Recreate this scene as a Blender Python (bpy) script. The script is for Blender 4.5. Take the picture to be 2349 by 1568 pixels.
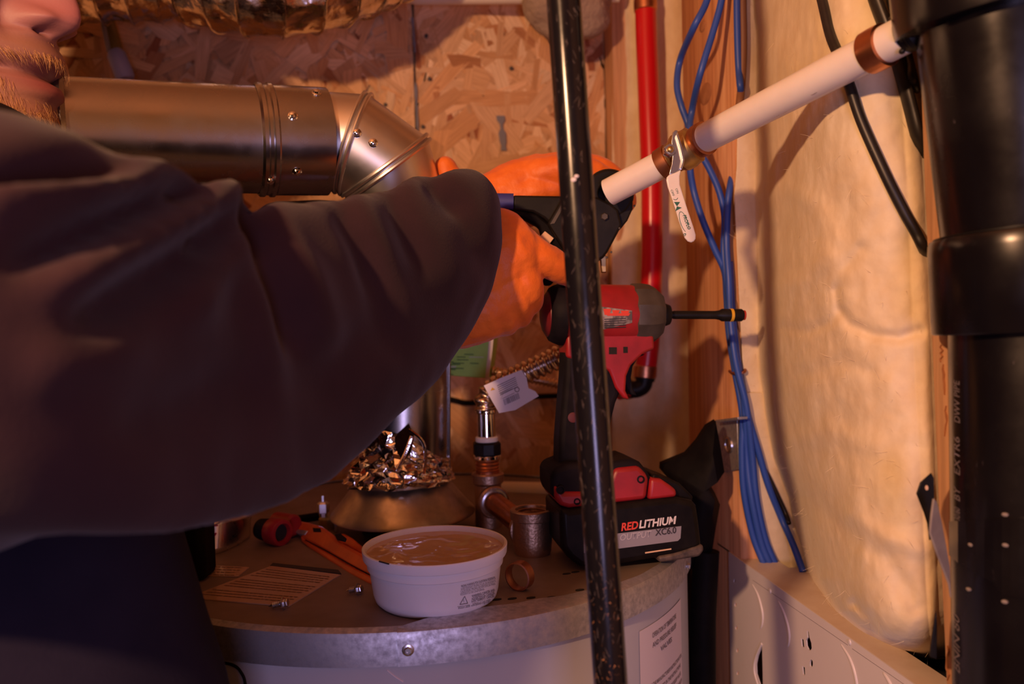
import bpy, bmesh, math, random
from mathutils import Vector as V, Matrix, noise
random.seed(7)
rad = math.radians
pi = math.pi
for o in list(bpy.data.objects):
    bpy.data.objects.remove(o)
SC = bpy.context.scene
COL = SC.collection

# ------------------------------------------------------------------ camera
PW, PH, FPX = 2349.0, 1568.0, 1900.0
YAW, PITCH, ROLL = rad(8), rad(-2.2), rad(1.5)
CAM = V((0, 0, 1.5))
Fw = V((math.sin(YAW) * math.cos(PITCH), math.cos(YAW) * math.cos(PITCH), math.sin(PITCH)))
_r = V((math.cos(YAW), -math.sin(YAW), 0))
_u = _r.cross(Fw)
R = _r * math.cos(ROLL) - _u * math.sin(ROLL)
U = _r * math.sin(ROLL) + _u * math.cos(ROLL)
ZW = V((0, 0, 1))
cd = bpy.data.cameras.new('camera')
cam = bpy.data.objects.new('camera', cd)
COL.objects.link(cam)
cd.sensor_width = 36.0
cd.lens = 36.0 * FPX / PW
cd.clip_start = 0.02
m = Matrix.Identity(4)
for i, c in enumerate((R, U, -Fw, CAM)):
    for j in range(3):
        m[j][i] = c[j]
cam.matrix_world = m
cd.dof.use_dof = True
cd.dof.focus_distance = 0.62
cd.dof.aperture_fstop = 5.6
SC.camera = cam

# ------------------------------------------------------------------ world, lights, exposure
w = bpy.data.worlds.new('world')
SC.world = w
w.use_nodes = True
w.node_tree.nodes['Background'].inputs[0].default_value = (0.85, 0.45, 0.75, 1)
w.node_tree.nodes['Background'].inputs[1].default_value = 0.022
SC.view_settings.view_transform = 'Standard'
SC.view_settings.look = 'None'
SC.view_settings.exposure = 0.0
SC.view_settings.gamma = 1.0
SC.view_settings.use_curve_mapping = False


def CL(x, y, z):
    return CAM + R * x + U * y + Fw * z


ld = bpy.data.lights.new('work_lamp', 'POINT')
ld.energy = 40
ld.color = (1.0, 0.52, 0.27)
ld.shadow_soft_size = 0.024
lamp = bpy.data.objects.new('work_lamp', ld)
lamp.location = CL(-0.44, 0.31, -0.25)
COL.objects.link(lamp)
ad = bpy.data.lights.new('phone_torch', 'AREA')
ad.shape = 'RECTANGLE'
ad.size, ad.size_y = 0.22, 0.30
ad.energy = 3.0
ad.color = (0.66, 0.54, 1.0)
al = bpy.data.objects.new('phone_torch', ad)
al.location = CL(0.10, -0.20, -0.55)
al.rotation_euler = (CL(0.0, -0.1, 0.7) - al.location).to_track_quat('-Z', 'Y').to_euler()
COL.objects.link(al)

# ------------------------------------------------------------------ projection helpers


def K(px, py, d):
    return CAM + (R * ((px - PW / 2) / FPX) + U * ((PH / 2 - py) / FPX) + Fw) * d


def PX(p):
    q = p - CAM
    z = q.dot(Fw)
    return PW / 2 + FPX * q.dot(R) / z, PH / 2 - FPX * q.dot(U) / z, z


def hit(px, py, o, n):
    d = K(px, py, 1.0) - CAM
    t = (o - CAM).dot(n) / d.dot(n)
    return CAM + d * t


TZ = 1.5 - 0.212
TC = V((0.009, 0.817, 0))
TR = 0.27
WX = 0.326          # front face of the right-hand studs
WY = 1.12           # face of the back wall


def T(px, py, dz=0.0):
    return hit(px, py, V((0, 0, TZ + dz)), ZW)


def RW(px, py, off=0.0):
    return hit(px, py, V((WX + off, 0, 0)), V((1, 0, 0)))


def BW(px, py, off=0.0):
    return hit(px, py, V((0, WY + off, 0)), V((0, 1, 0)))


def pp(pts):
    return [K(*p) for p in pts]


def lerp_tab(tab, x):
    if x <= tab[0][0]:
        return tab[0][1]
    for (a, b), (c, d) in zip(tab, tab[1:]):
        if x <= c:
            return b + (d - b) * (x - a) / (c - a)
    return tab[-1][1]


def smooth_path(pts, k=6):
    out = []
    n = len(pts)
    for i in range(n - 1):
        p0, p1, p2, p3 = pts[max(i - 1, 0)], pts[i], pts[i + 1], pts[min(i + 2, n - 1)]
        for j in range(k):
            t = j / k
            out.append(0.5 * ((2 * p1) + (p2 - p0) * t + (2 * p0 - 5 * p1 + 4 * p2 - p3) * t * t + (3 * p1 - p0 - 3 * p2 + p3) * t ** 3))
    out.append(pts[-1])
    return out


# ------------------------------------------------------------------ mesh builder


class MB:
    def __init__(s):
        s.v, s.f, s.m = [], [], []

    def add(s, vs, fs, mi=0):
        b = len(s.v)
        s.v += [V(p) for p in vs]
        for f in fs:
            s.f.append([b + i for i in f])
            s.m.append(mi)

    def rings(s, rings, cap=True, closed=False, mi=0):
        n = len(rings[0])
        vs = [p for r in rings for p in r]
        fs = []
        k = len(rings)
        for i in range(k if closed else k - 1):
            a, b = i * n, ((i + 1) % k) * n
            for j in range(n):
                j2 = (j + 1) % n
                fs.append((a + j, a + j2, b + j2, b + j))
        if cap and not closed:
            fs.append(tuple(range(n - 1, -1, -1)))
            fs.append(tuple((k - 1) * n + j for j in range(n)))
        s.add(vs, fs, mi)

    def tube(s, pts, r, n=16, cap=True, closed=False, mi=0, flat=None, round_end=False):
        pts = [V(p) for p in pts]
        k = len(pts)
        rr = [r] * k if not isinstance(r, (list, tuple)) else list(r)
        if round_end:
            q, w2 = [], []
            d0 = (pts[0] - pts[1]).normalized()
            d1 = (pts[-1] - pts[-2]).normalized()
            for a in (80, 55, 28):
                q.append(pts[0] + d0 * rr[0] * math.sin(rad(a)))
                w2.append(rr[0] * math.cos(rad(a)))
            q += pts
            w2 += rr
            for a in (28, 55, 80):
                q.append(pts[-1] + d1 * rr[-1] * math.sin(rad(a)))
                w2.append(rr[-1] * math.cos(rad(a)))
            pts, rr = q, w2
            k = len(pts)
        tg = []
        for i in range(k):
            if closed:
                t = (pts[(i + 1) % k] - pts[i - 1])
            else:
                a = pts[i] - pts[i - 1] if i > 0 else pts[1] - pts[0]
                b = pts[i + 1] - pts[i] if i < k - 1 else a
                t = a.normalized() + b.normalized()
            tg.append(t.normalized())
        t0 = tg[0]
        ref = ZW if abs(t0.z) < 0.9 else V((1, 0, 0))
        nrm = (ref - t0 * ref.dot(t0)).normalized()
        rings = []
        for i in range(k):
            nrm = (nrm - tg[i] * nrm.dot(tg[i])).normalized()
            bn = tg[i].cross(nrm)
            fx = flat if flat else 1.0
            rings.append([pts[i] + nrm * (rr[i] * math.cos(2 * pi * j / n)) + bn * (rr[i] * fx * math.sin(2 * pi * j / n)) for j in range(n)])
        s.rings(rings, cap, closed, mi)

    def lathe(s, prof, o, ax, n=40, cap=True, mi=0, sx=1.0, ref=None):
        ax = ax.normalized()
        ref = ref or (ZW if abs(ax.z) < 0.9 else V((1, 0, 0)))
        e1 = (ref - ax * ref.dot(ax)).normalized()
        e2 = ax.cross(e1)
        s.rings([[o + ax * h + e1 * (r * math.cos(2 * pi * j / n)) + e2 * (r * sx * math.sin(2 * pi * j / n)) for j in range(n)] for r, h in prof], cap, False, mi)

    def box(s, c, ex, ey, ez, mi=0):
        vs = [c + ex * a + ey * b + ez * d for d in (-1, 1) for b in (-1, 1) for a in (-1, 1)]
        s.add(vs, [(0, 2, 3, 1), (4, 5, 7, 6), (0, 1, 5, 4), (2, 6, 7, 3), (0, 4, 6, 2), (1, 3, 7, 5)], mi)

    def abox(s, lo, hi, mi=0):
        lo, hi = V(lo), V(hi)
        h = (hi - lo) / 2
        s.box((lo + hi) / 2, V((h.x, 0, 0)), V((0, h.y, 0)), V((0, 0, h.z)), mi)

    def prism(s, front, back_vec, mi=0):
        n = len(front)
        vs = list(front) + [p + back_vec for p in front]
        fs = [tuple(range(n)), tuple(range(2 * n - 1, n - 1, -1))]
        for i in range(n):
            j = (i + 1) % n
            fs.append((i, i + n, j + n, j))
        s.add(vs, fs, mi)

    def grid(s, fn, nu, nv, mi=0):
        vs = [fn(i / nu, j / nv) for j in range(nv + 1) for i in range(nu + 1)]
        fs = [(j * (nu + 1) + i, j * (nu + 1) + i + 1, (j + 1) * (nu + 1) + i + 1, (j + 1) * (nu + 1) + i) for j in range(nv) for i in range(nu)]
        s.add(vs, fs, mi)

    def sphere(s, c, r, n=16, sq=(1, 1, 1)):
        prof = [(max(1e-4, math.sin(pi * i / n)), -math.cos(pi * i / n)) for i in range(n + 1)]
        s.rings([[c + V((r * sq[0] * a * math.cos(2 * pi * j / (2 * n)), r * sq[1] * a * math.sin(2 * pi * j / (2 * n)), r * sq[2] * h)) for j in range(2 * n)] for a, h in prof], True)


LOC = {}


def finish(name, me, mats, parent, sharp=35, bevel=0.0, seg=2):
    mats = mats if isinstance(mats, (list, tuple)) else [mats]
    for mt in mats:
        me.materials.append(mt)
    n = len(me.vertices)
    c = V((0, 0, 0))
    lo, hi = V((9, 9, 9)), V((-9, -9, -9))
    for v in me.vertices:
        for k in range(3):
            lo[k] = min(lo[k], v.co[k])
            hi[k] = max(hi[k], v.co[k])
    c = (lo + hi) / 2
    me.transform(Matrix.Translation(-c))
    me.polygons.foreach_set('use_smooth', [True] * len(me.polygons))
    if sharp < 180:
        me.set_sharp_from_angle(angle=rad(sharp))
    o = bpy.data.objects.new(name, me)
    COL.objects.link(o)
    LOC[o.name] = c
    if parent:
        o.parent = parent
        o.location = c - LOC[parent.name]
    else:
        o.location = c
    if bevel:
        b = o.modifiers.new('bevel', 'BEVEL')
        b.width, b.segments, b.limit_method, b.angle_limit = bevel, seg, 'ANGLE', rad(40)
        b.harden_normals = False
    return o


def obj(name, mb, mats, parent=None, sharp=35, bevel=0.0, seg=2, label=None, kind=None):
    me = bpy.data.meshes.new(name)
    me.from_pydata([tuple(p) for p in mb.v], [], mb.f)
    me.polygons.foreach_set('material_index', mb.m)
    bm = bmesh.new()
    bm.from_mesh(me)
    bmesh.ops.recalc_face_normals(bm, faces=bm.faces)
    bm.to_mesh(me)
    bm.free()
    o = finish(name, me, mats, parent, sharp, bevel, seg)
    if label:
        o['label'] = label
    if kind:
        o['kind'] = kind
    return o


def thing(name, label, cat, loc, group=None):
    o = bpy.data.objects.new(name, None)
    o.empty_display_size = 0.02
    COL.objects.link(o)
    o.location = loc
    LOC[o.name] = V(loc)
    return tag(o, label, cat, group)


def tag(o, label, cat, group=None, kind=None):
    o['label'] = label
    o['category'] = cat
    if group:
        o['group'] = group
    if kind:
        o['kind'] = kind
    return o


def fuse(mbs, voxel, iters=4, disp=None):
    """one continuous surface grown from several closed shapes"""
    mb = MB()
    for x in mbs:
        mb.add(x.v, x.f)
    me = bpy.data.meshes.new('tmp')
    me.from_pydata([tuple(p) for p in mb.v], [], mb.f)
    bm = bmesh.new()
    bm.from_mesh(me)
    bmesh.ops.recalc_face_normals(bm, faces=bm.faces)
    bm.to_mesh(me)
    bm.free()
    o = bpy.data.objects.new('tmp', me)
    COL.objects.link(o)
    r = o.modifiers.new('r', 'REMESH')
    r.mode, r.voxel_size = 'VOXEL', voxel
    sm = o.modifiers.new('s', 'SMOOTH')
    sm.iterations, sm.factor = iters, 0.5
    dg = bpy.context.evaluated_depsgraph_get()
    dg.update()
    out = bpy.data.meshes.new_from_object(o.evaluated_get(dg))
    bpy.data.objects.remove(o)
    bpy.data.meshes.remove(me)
    if disp:
        nn = [v.normal.copy() for v in out.vertices]
        for v, n in zip(out.vertices, nn):
            v.co = v.co + n * disp(v.co, n)
    return out


_tc = {}


def textmesh(s, shear=0.0, bold=0.0):
    key = (s, shear, bold)
    if key in _tc:
        return _tc[key]
    cu = bpy.data.curves.new('t', 'FONT')
    cu.body = s
    cu.size = 1.0
    cu.shear = shear
    cu.offset = bold
    cu.resolution_u = 3
    o = bpy.data.objects.new('t', cu)
    COL.objects.link(o)
    dg = bpy.context.evaluated_depsgraph_get()
    dg.update()
    me = bpy.data.meshes.new_from_object(o.evaluated_get(dg))
    vs = [v.co.copy() for v in me.vertices]
    fs = [tuple(p.vertices) for p in me.polygons]
    bpy.data.objects.remove(o)
    bpy.data.curves.remove(cu)
    bpy.data.meshes.remove(me)
    x0 = min(v.x for v in vs)
    x1 = max(v.x for v in vs)
    vs = [((v.x - x0) / (x1 - x0), v.y / 0.69) for v in vs]
    _tc[key] = (vs, fs)
    return _tc[key]


def text(mb, s, fn, shear=0.0, bold=0.0, mi=0):
    """fn(u, v): u 0..1 along the line, v 0..1 from baseline to cap height -> point"""
    vs, fs = textmesh(s, shear, bold)
    mb.add([fn(u, v) for u, v in vs], fs, mi)


class PL:
    """a working plane in the scene; n points at the camera"""

    def __init__(s, o, ex, ey=None):
        s.o = o
        s.ex = ex.normalized()
        ey = ey or U
        s.ey = (ey - s.ex * ey.dot(s.ex)).normalized()
        s.n = s.ex.cross(s.ey)

    def P(s, px, py, w=0.0):
        return hit(px, py, s.o + s.n * w, s.n)

    def L(s, pts, w=0.0):
        return [s.P(a, b, w) for a, b in pts]

    def prism(s, mb, pts, w0, w1, mi=0):
        mb.prism(s.L(pts, w1), s.n * (w0 - w1), mi)

    def line(s, mb, t, a, b, hpx, w, shear=0.0, bold=0.0, mi=0):
        A, B = s.P(*a, w), s.P(*b, w)
        d = B - A
        up = s.n.cross(d).normalized()
        h = hpx * (A - CAM).dot(Fw) / FPX
        text(mb, t, lambda u, v: A + d * u + up * (h * v), shear, bold, mi)


# ------------------------------------------------------------------ materials


def nt(name):
    mt = bpy.data.materials.new(name)
    mt.use_nodes = True
    t = mt.node_tree
    return mt, t, t.nodes['Principled BSDF']


def nd(t, typ, **kw):
    n = t.nodes.new(typ)
    for k, v in kw.items():
        if k in n.inputs:
            n.inputs[k].default_value = v
        else:
            setattr(n, k, v)
    return n


def ramp(t, src, stops):
    r = t.nodes.new('ShaderNodeValToRGB')
    e = r.color_ramp.elements
    while len(e) < len(stops):
        e.new(0.5)
    for x, (p, c) in zip(e, stops):
        x.position = p
        x.color = c if len(c) == 4 else (*c, 1)
    t.links.new(src, r.inputs[0])
    return r


def coords(t, scale=(1, 1, 1)):
    c = t.nodes.new('ShaderNodeTexCoord')
    mp = t.nodes.new('ShaderNodeMapping')
    mp.inputs['Scale'].default_value = scale
    t.links.new(c.outputs['Object'], mp.inputs[0])
    return mp.outputs[0]


def mat(name, col, rough=0.5, metal=0.0, col2=None, scale=20.0, stretch=(1, 1, 1), lo=0.35, hi=0.65, bump=0.0, bscale=None, rough2=None,
        coat=0.0, sheen=0.0, sss=0.0, spec=0.5, detail=4.0, bdist=0.002, trans=0.0):
    mt, t, b = nt(name)
    b.inputs['Base Color'].default_value = (*col, 1)
    b.inputs['Roughness'].default_value = rough
    b.inputs['Metallic'].default_value = metal
    b.inputs['Coat Weight'].default_value = coat
    b.inputs['Coat Roughness'].default_value = 0.15
    b.inputs['Sheen Weight'].default_value = sheen
    b.inputs['Specular IOR Level'].default_value = spec
    if sss:
        b.inputs['Subsurface Weight'].default_value = sss
        b.inputs['Subsurface Radius'].default_value = (0.012, 0.005, 0.003)
        b.inputs['Subsurface Scale'].default_value = 0.5
    if trans:
        b.inputs['Transmission Weight'].default_value = trans
    if col2 or bump or rough2 is not None:
        v = coords(t, stretch)
        nz = nd(t, 'ShaderNodeTexNoise', Scale=scale, Detail=detail, Roughness=0.6)
        t.links.new(v, nz.inputs['Vector'])
        if col2:
            r = ramp(t, nz.outputs['Fac'], [(lo, col), (hi, col2)])
            t.links.new(r.outputs[0], b.inputs['Base Color'])
        if rough2 is not None:
            r = ramp(t, nz.outputs['Fac'], [(lo, (rough,) * 3), (hi, (rough2,) * 3)])
            t.links.new(r.outputs[0], b.inputs['Roughness'])
        if bump:
            n2 = nz
            if bscale:
                n2 = nd(t, 'ShaderNodeTexNoise', Scale=bscale, Detail=3.0)
                t.links.new(v, n2.inputs['Vector'])
            bp = nd(t, 'ShaderNodeBump', Strength=bump, Distance=bdist)
            t.links.new(n2.outputs['Fac'], bp.inputs['Height'])
            t.links.new(bp.outputs[0], b.inputs['Normal'])
    return mt


def wood(name, c1, c2, c3, vec=(45, 45, 2.0)):
    mt, t, b = nt(name)
    b.inputs['Roughness'].default_value = 0.75
    v = coords(t, vec)
    n1 = nd(t, 'ShaderNodeTexNoise', Scale=1.6, Detail=6.0, Roughness=0.65, Distortion=0.4)
    t.links.new(v, n1.inputs['Vector'])
    r = ramp(t, n1.outputs['Fac'], [(0.25, c3), (0.45, c1), (0.7, c2)])
    v2 = coords(t, (vec[0] * 5, vec[1] * 5, vec[2] * 3))
    n2 = nd(t, 'ShaderNodeTexNoise', Scale=1.5, Detail=3.0)
    t.links.new(v2, n2.inputs['Vector'])
    mx = nd(t, 'ShaderNodeMix', data_type='RGBA', blend_type='MULTIPLY')
    mx.inputs[0].default_value = 0.5
    r2 = ramp(t, n2.outputs['Fac'], [(0.3, (0.55, 0.5, 0.45)), (0.6, (1, 1, 1))])
    t.links.new(r.outputs[0], mx.inputs[6])
    t.links.new(r2.outputs[0], mx.inputs[7])
    t.links.new(mx.outputs[2], b.inputs['Base Color'])
    bp = nd(t, 'ShaderNodeBump', Strength=0.25, Distance=0.001)
    t.links.new(n2.outputs['Fac'], bp.inputs['Height'])
    t.links.new(bp.outputs[0], b.inputs['Normal'])
    return mt


def worn_black(name, base=(0.012, 0.011, 0.012), chip=(0.30, 0.27, 0.26), rough=0.3, amount=0.62, rust=None, rustlo=None):
    """black paint or plastic with scratches, dust and (for pipe) rust specks"""
    mt, t, b = nt(name)
    v = coords(t, (1, 1, 1))
    vs = coords(t, (330, 330, 42))
    n1 = nd(t, 'ShaderNodeTexNoise', Scale=1.0, Detail=5.0, Roughness=0.7, Distortion=1.0)
    t.links.new(vs, n1.inputs['Vector'])
    n2 = nd(t, 'ShaderNodeTexNoise', Scale=22.0, Detail=4.0, Roughness=0.6)
    t.links.new(v, n2.inputs['Vector'])
    mul = nd(t, 'ShaderNodeMath', operation='MULTIPLY')
    t.links.new(n1.outputs['Fac'], mul.inputs[0])
    r2 = ramp(t, n2.outputs['Fac'], [(0.35, (0.72,) * 3), (0.7, (1.08,) * 3)])
    t.links.new(r2.outputs[0], mul.inputs[1])
    r = ramp(t, mul.outputs[0], [(amount, (0, 0, 0)), (amount + 0.05, (1, 1, 1))])
    mx = nd(t, 'ShaderNodeMix', data_type='RGBA')
    mx.inputs[6].default_value = (*base, 1)
    mx.inputs[7].default_value = (*chip, 1)
    t.links.new(r.outputs[0], mx.inputs[0])
    out = mx.outputs[2]
    rr = ramp(t, n2.outputs['Fac'], [(0.3, (rough,) * 3), (0.7, (rough + 0.16,) * 3)])
    if rust:
        n3 = nd(t, 'ShaderNodeTexNoise', Scale=520.0, Detail=6.0, Roughness=0.75, Distortion=0.8)
        t.links.new(coords(t, (1, 1, 0.55)), n3.inputs['Vector'])
        sep = t.nodes.new('ShaderNodeSeparateXYZ')
        geo = t.nodes.new('ShaderNodeNewGeometry')
        t.links.new(geo.outputs['Position'], sep.inputs[0])
        mr = nd(t, 'ShaderNodeMapRange')
        mr.inputs[1].default_value = rustlo[0]
        mr.inputs[2].default_value = rustlo[1]
        mr.inputs[3].default_value = 0.0
        mr.inputs[4].default_value = 0.16
        t.links.new(sep.outputs['Z'], mr.inputs[0])
        ad2 = nd(t, 'ShaderNodeMath', operation='SUBTRACT')
        t.links.new(n3.outputs['Fac'], ad2.inputs[0])
        t.links.new(mr.outputs[0], ad2.inputs[1])
        r3 = ramp(t, ad2.outputs[0], [(0.625, (0, 0, 0)), (0.645, (1, 1, 1))])
        m2 = nd(t, 'ShaderNodeMix', data_type='RGBA')
        t.links.new(out, m2.inputs[6])
        m2.inputs[7].default_value = (*rust, 1)
        t.links.new(r3.outputs[0], m2.inputs[0])
        out = m2.outputs[2]
    t.links.new(out, b.inputs['Base Color'])
    t.links.new(rr.outputs[0], b.inputs['Roughness'])
    return mt


def attr_mat(name, rough=0.8, grain=0.0, sss=0.0, bump=0.0, bscale=400.0, spec=0.4):
    mt, t, b = nt(name)
    a = nd(t, 'ShaderNodeVertexColor', layer_name='tint')
    b.inputs['Roughness'].default_value = rough
    b.inputs['Specular IOR Level'].default_value = spec
    out = a.outputs[0]
    if grain:
        uv = t.nodes.new('ShaderNodeUVMap')
        uv.uv_map = 'grain'
        mp = nd(t, 'ShaderNodeMapping')
        mp.inputs['Scale'].default_value = (25, 420, 1)
        t.links.new(uv.outputs[0], mp.inputs[0])
        n = nd(t, 'ShaderNodeTexNoise', Scale=1.0, Detail=4.0, Roughness=0.65)
        t.links.new(mp.outputs[0], n.inputs['Vector'])
        r = ramp(t, n.outputs['Fac'], [(0.3, (0.72, 0.66, 0.6)), (0.62, (1.06, 1.06, 1.06))])
        mx = nd(t, 'ShaderNodeMix', data_type='RGBA', blend_type='MULTIPLY')
        mx.inputs[0].default_value = grain
        t.links.new(out, mx.inputs[6])
        t.links.new(r.outputs[0], mx.inputs[7])
        out = mx.outputs[2]
    t.links.new(out, b.inputs['Base Color'])
    if bump:
        n = nd(t, 'ShaderNodeTexNoise', Scale=bscale, Detail=3.0)
        t.links.new(coords(t), n.inputs['Vector'])
        bp = nd(t, 'ShaderNodeBump', Strength=bump, Distance=0.001)
        t.links.new(n.outputs['Fac'], bp.inputs['Height'])
        t.links.new(bp.outputs[0], b.inputs['Normal'])
    if sss:
        b.inputs['Subsurface Weight'].default_value = sss
        b.inputs['Subsurface Radius'].default_value = (0.012, 0.005, 0.003)
        b.inputs['Subsurface Scale'].default_value = 0.4
    return mt


M = {}
M['osb'] = mat('osb_core', (0.62, 0.42, 0.24), 0.85, col2=(0.42, 0.24, 0.11), scale=60)
M['flake'] = attr_mat('osb_strand', 0.75, grain=0.9)
M['stud'] = wood('pine_stud', (0.62, 0.33, 0.16), (0.74, 0.45, 0.24), (0.42, 0.19, 0.08))
M['stud_red'] = wood('fir_stud', (0.66, 0.31, 0.14), (0.78, 0.44, 0.22), (0.36, 0.13, 0.05))
M['knot'] = mat('wood_knot', (0.30, 0.12, 0.05), 0.8, col2=(0.45, 0.2, 0.09), scale=60)
M['batt'] = mat('glass_fibre', (0.84, 0.72, 0.50), 0.95, col2=(0.70, 0.55, 0.33), scale=42, stretch=(1, 1, 0.9), lo=0.32, hi=0.78, bump=0.28, bscale=90, bdist=0.003, detail=8, sheen=0.25, spec=0.05)
M['concrete'] = mat('concrete', (0.25, 0.23, 0.21), 0.9, col2=(0.18, 0.16, 0.15), scale=8)
M['dark_sheath'] = mat('sheathing', (0.30, 0.19, 0.10), 0.9, col2=(0.22, 0.13, 0.07), scale=20)
M['galv'] = mat('galvanised_steel', (0.62, 0.61, 0.64), 0.42, 0.85, col2=(0.36, 0.36, 0.40), scale=210, lo=0.3, hi=0.7, rough2=0.6, bump=0.04)
M['flue'] = mat('flue_steel', (0.80, 0.78, 0.76), 0.30, 1.0, col2=(0.70, 0.68, 0.66), scale=25, stretch=(1, 1, 1), rough2=0.38, bump=0.02)
M['flue_dull'] = mat('flue_steel_dull', (0.45, 0.43, 0.42), 0.20, 1.0, col2=(0.37, 0.35, 0.34), scale=18, rough2=0.34, bump=0.02)
M['hood'] = mat('hood_steel', (0.62, 0.56, 0.47), 0.38, 1.0, col2=(0.42, 0.37, 0.31), scale=45, rough2=0.5, bump=0.03)
M['mylar'] = mat('silver_foil_film', (0.78, 0.72, 0.66), 0.14, 1.0, col2=(0.55, 0.49, 0.44), scale=60, rough2=0.3, bump=0.4, bscale=90, bdist=0.004)
M['foil'] = mat('crumpled_foil', (0.92, 0.90, 0.90), 0.12, 1.0, col2=(0.80, 0.55, 0.60), scale=40, lo=0.55, hi=0.75, bump=0.3, bscale=120, bdist=0.003)
M['chrome'] = mat('chrome', (0.85, 0.84, 0.86), 0.06, 1.0)
M['steel'] = mat('zinc_steel', (0.66, 0.66, 0.70), 0.28, 1.0)
M['copper'] = mat('copper', (0.72, 0.30, 0.15), 0.30, 1.0, col2=(0.50, 0.20, 0.10), scale=50, rough2=0.42)
M['copper_dull'] = mat('copper_dull', (0.52, 0.22, 0.12), 0.36, 1.0, col2=(0.36, 0.15, 0.09), scale=60, rough2=0.5)
M['brass'] = mat('brass', (0.66, 0.48, 0.22), 0.30, 1.0, col2=(0.48, 0.34, 0.16), scale=40, rough2=0.45)
M['bronze'] = mat('cast_bronze', (0.58, 0.40, 0.28), 0.42, 1.0, col2=(0.44, 0.29, 0.20), scale=60, bump=0.5, bscale=420, bdist=0.0008, rough2=0.5)
M['solder'] = mat('solder', (0.62, 0.62, 0.66), 0.3, 1.0)
M['black_pipe'] = worn_black('black_gas_pipe', (0.007, 0.006, 0.008), (0.20, 0.17, 0.16), 0.13, 0.64, (0.62, 0.28, 0.11), (1.35, 1.43))
M['abs'] = worn_black('black_abs', (0.005, 0.004, 0.005), (0.10, 0.08, 0.08), 0.17, 0.66)
M['rubber'] = mat('black_rubber', (0.004, 0.003, 0.004), 0.6, col2=(0.008, 0.006, 0.006), scale=60, spec=.08)
M['black_metal'] = mat('black_metal', (0.008, 0.007, 0.007), 0.42, col2=(0.022, 0.018, 0.017), scale=40, lo=0.5, hi=0.8, spec=.2)
M['black_cable'] = mat('black_cable', (0.010, 0.008, 0.008), 0.42, col2=(0.022, 0.018, 0.016), scale=40)
M['pex_red'] = mat('red_pex', (0.62, 0.006, 0.012), 0.30, coat=0.2)
M['pex_white'] = mat('white_pex', (0.84, 0.78, 0.74), 0.30, col2=(0.80, 0.73, 0.67), scale=30, sss=0.15)
M['scuff'] = mat('pipe_scuff', (0.28, 0.22, 0.18), 0.7)
M['blue'] = mat('blue_cable', (0.028, 0.085, 0.40), 0.42)
M['brown'] = mat('brown_cable', (0.24, 0.11, 0.05), 0.5)
M['white_enamel'] = mat('white_enamel', (0.72, 0.68, 0.70), 0.38, col2=(0.68, 0.63, 0.65), scale=6)
M['cream'] = mat('cream_plastic', (0.88, 0.80, 0.68), 0.5)
M['tank'] = mat('tank_paint', (0.50, 0.50, 0.53), 0.40, col2=(0.46, 0.46, 0.50), scale=10)
M['lid'] = mat('tank_lid', (0.30, 0.23, 0.20), 0.45, 0.35, col2=(0.20, 0.15, 0.13), scale=14, lo=0.3, hi=0.7, rough2=0.6, bump=0.03)
M['paper'] = mat('laminated_label', (0.50, 0.33, 0.22), 0.16, col2=(0.46, 0.29, 0.19), scale=30, coat=0.5)
M['label'] = mat('paper_label', (0.74, 0.66, 0.68), 0.6)
M['ink'] = mat('ink', (0.03, 0.025, 0.03), 0.6)
M['ink_grey'] = mat('grey_ink', (0.20, 0.17, 0.19), 0.6)
M['ink_brown'] = mat('brown_ink', (0.20, 0.11, 0.07), 0.6)
M['ink_green'] = mat('green_ink', (0.02, 0.12, 0.08), 0.6)
M['tub'] = mat('tub_plastic', (0.84, 0.82, 0.88), 0.33, col2=(0.80, 0.77, 0.83), scale=12, sss=0.1)
M['fluid'] = mat('tan_paste', (0.60, 0.40, 0.29), 0.10, col2=(0.56, 0.36, 0.25), scale=18, bump=0.25, bscale=30, bdist=0.003)
M['tool_red'] = mat('red_tool_plastic', (0.36, 0.013, 0.020), 0.42, col2=(0.25, 0.010, 0.015), scale=40)
M['tool_black'] = mat('black_tool_rubber', (0.007, 0.006, 0.009), 0.6, col2=(0.013, 0.010, 0.014), scale=60, spec=.10)
M['tool_grey'] = mat('grey_nose_rubber', (0.045, 0.036, 0.032), 0.55, col2=(0.07, 0.058, 0.052), scale=60)
M['batt_black'] = mat('battery_black', (0.005, 0.004, 0.005), 0.38, col2=(0.010, 0.008, 0.008), scale=70, spec=.14)
M['white_ink'] = mat('white_print', (0.74, 0.70, 0.72), 0.5)
M['red_ink'] = mat('red_print', (0.70, 0.06, 0.03), 0.5)
M['grey_band'] = mat('grey_print', (0.26, 0.25, 0.30), 0.45)
M['worn_label'] = mat('worn_rating_label', (0.36, 0.31, 0.30), 0.5, col2=(0.09, 0.08, 0.08), scale=120, lo=0.45, hi=0.6)
M['yellow'] = mat('yellow_ring', (0.80, 0.45, 0.03), 0.5)
M['orange_tool'] = mat('orange_tool_plastic', (0.72, 0.12, 0.02), 0.30, col2=(0.52, 0.08, 0.02), scale=30)
M['glove'] = mat('orange_nitrile_glove', (0.86, 0.20, 0.022), 0.52, col2=(0.74, 0.15, 0.018), scale=40, bump=0.5, bscale=420, bdist=0.0006, sheen=0.15)
M['jacket'] = mat('dark_jacket_cloth', (0.042, 0.020, 0.023), 0.92, col2=(0.032, 0.015, 0.018), scale=12, bump=0.35, bscale=650, bdist=0.0006, sheen=0.10, spec=0.1)
M['trousers'] = mat('navy_trouser_cloth', (0.020, 0.017, 0.034), 0.92, col2=(0.014, 0.012, 0.026), scale=12, bump=0.3, bscale=600, bdist=0.0006, spec=0.1)
M['collar'] = mat('black_collar_cloth', (0.012, 0.009, 0.011), 0.95, spec=0.1)
M['skin'] = attr_mat('skin', 0.52, sss=0.12, bump=0.12, bscale=520)
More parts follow.
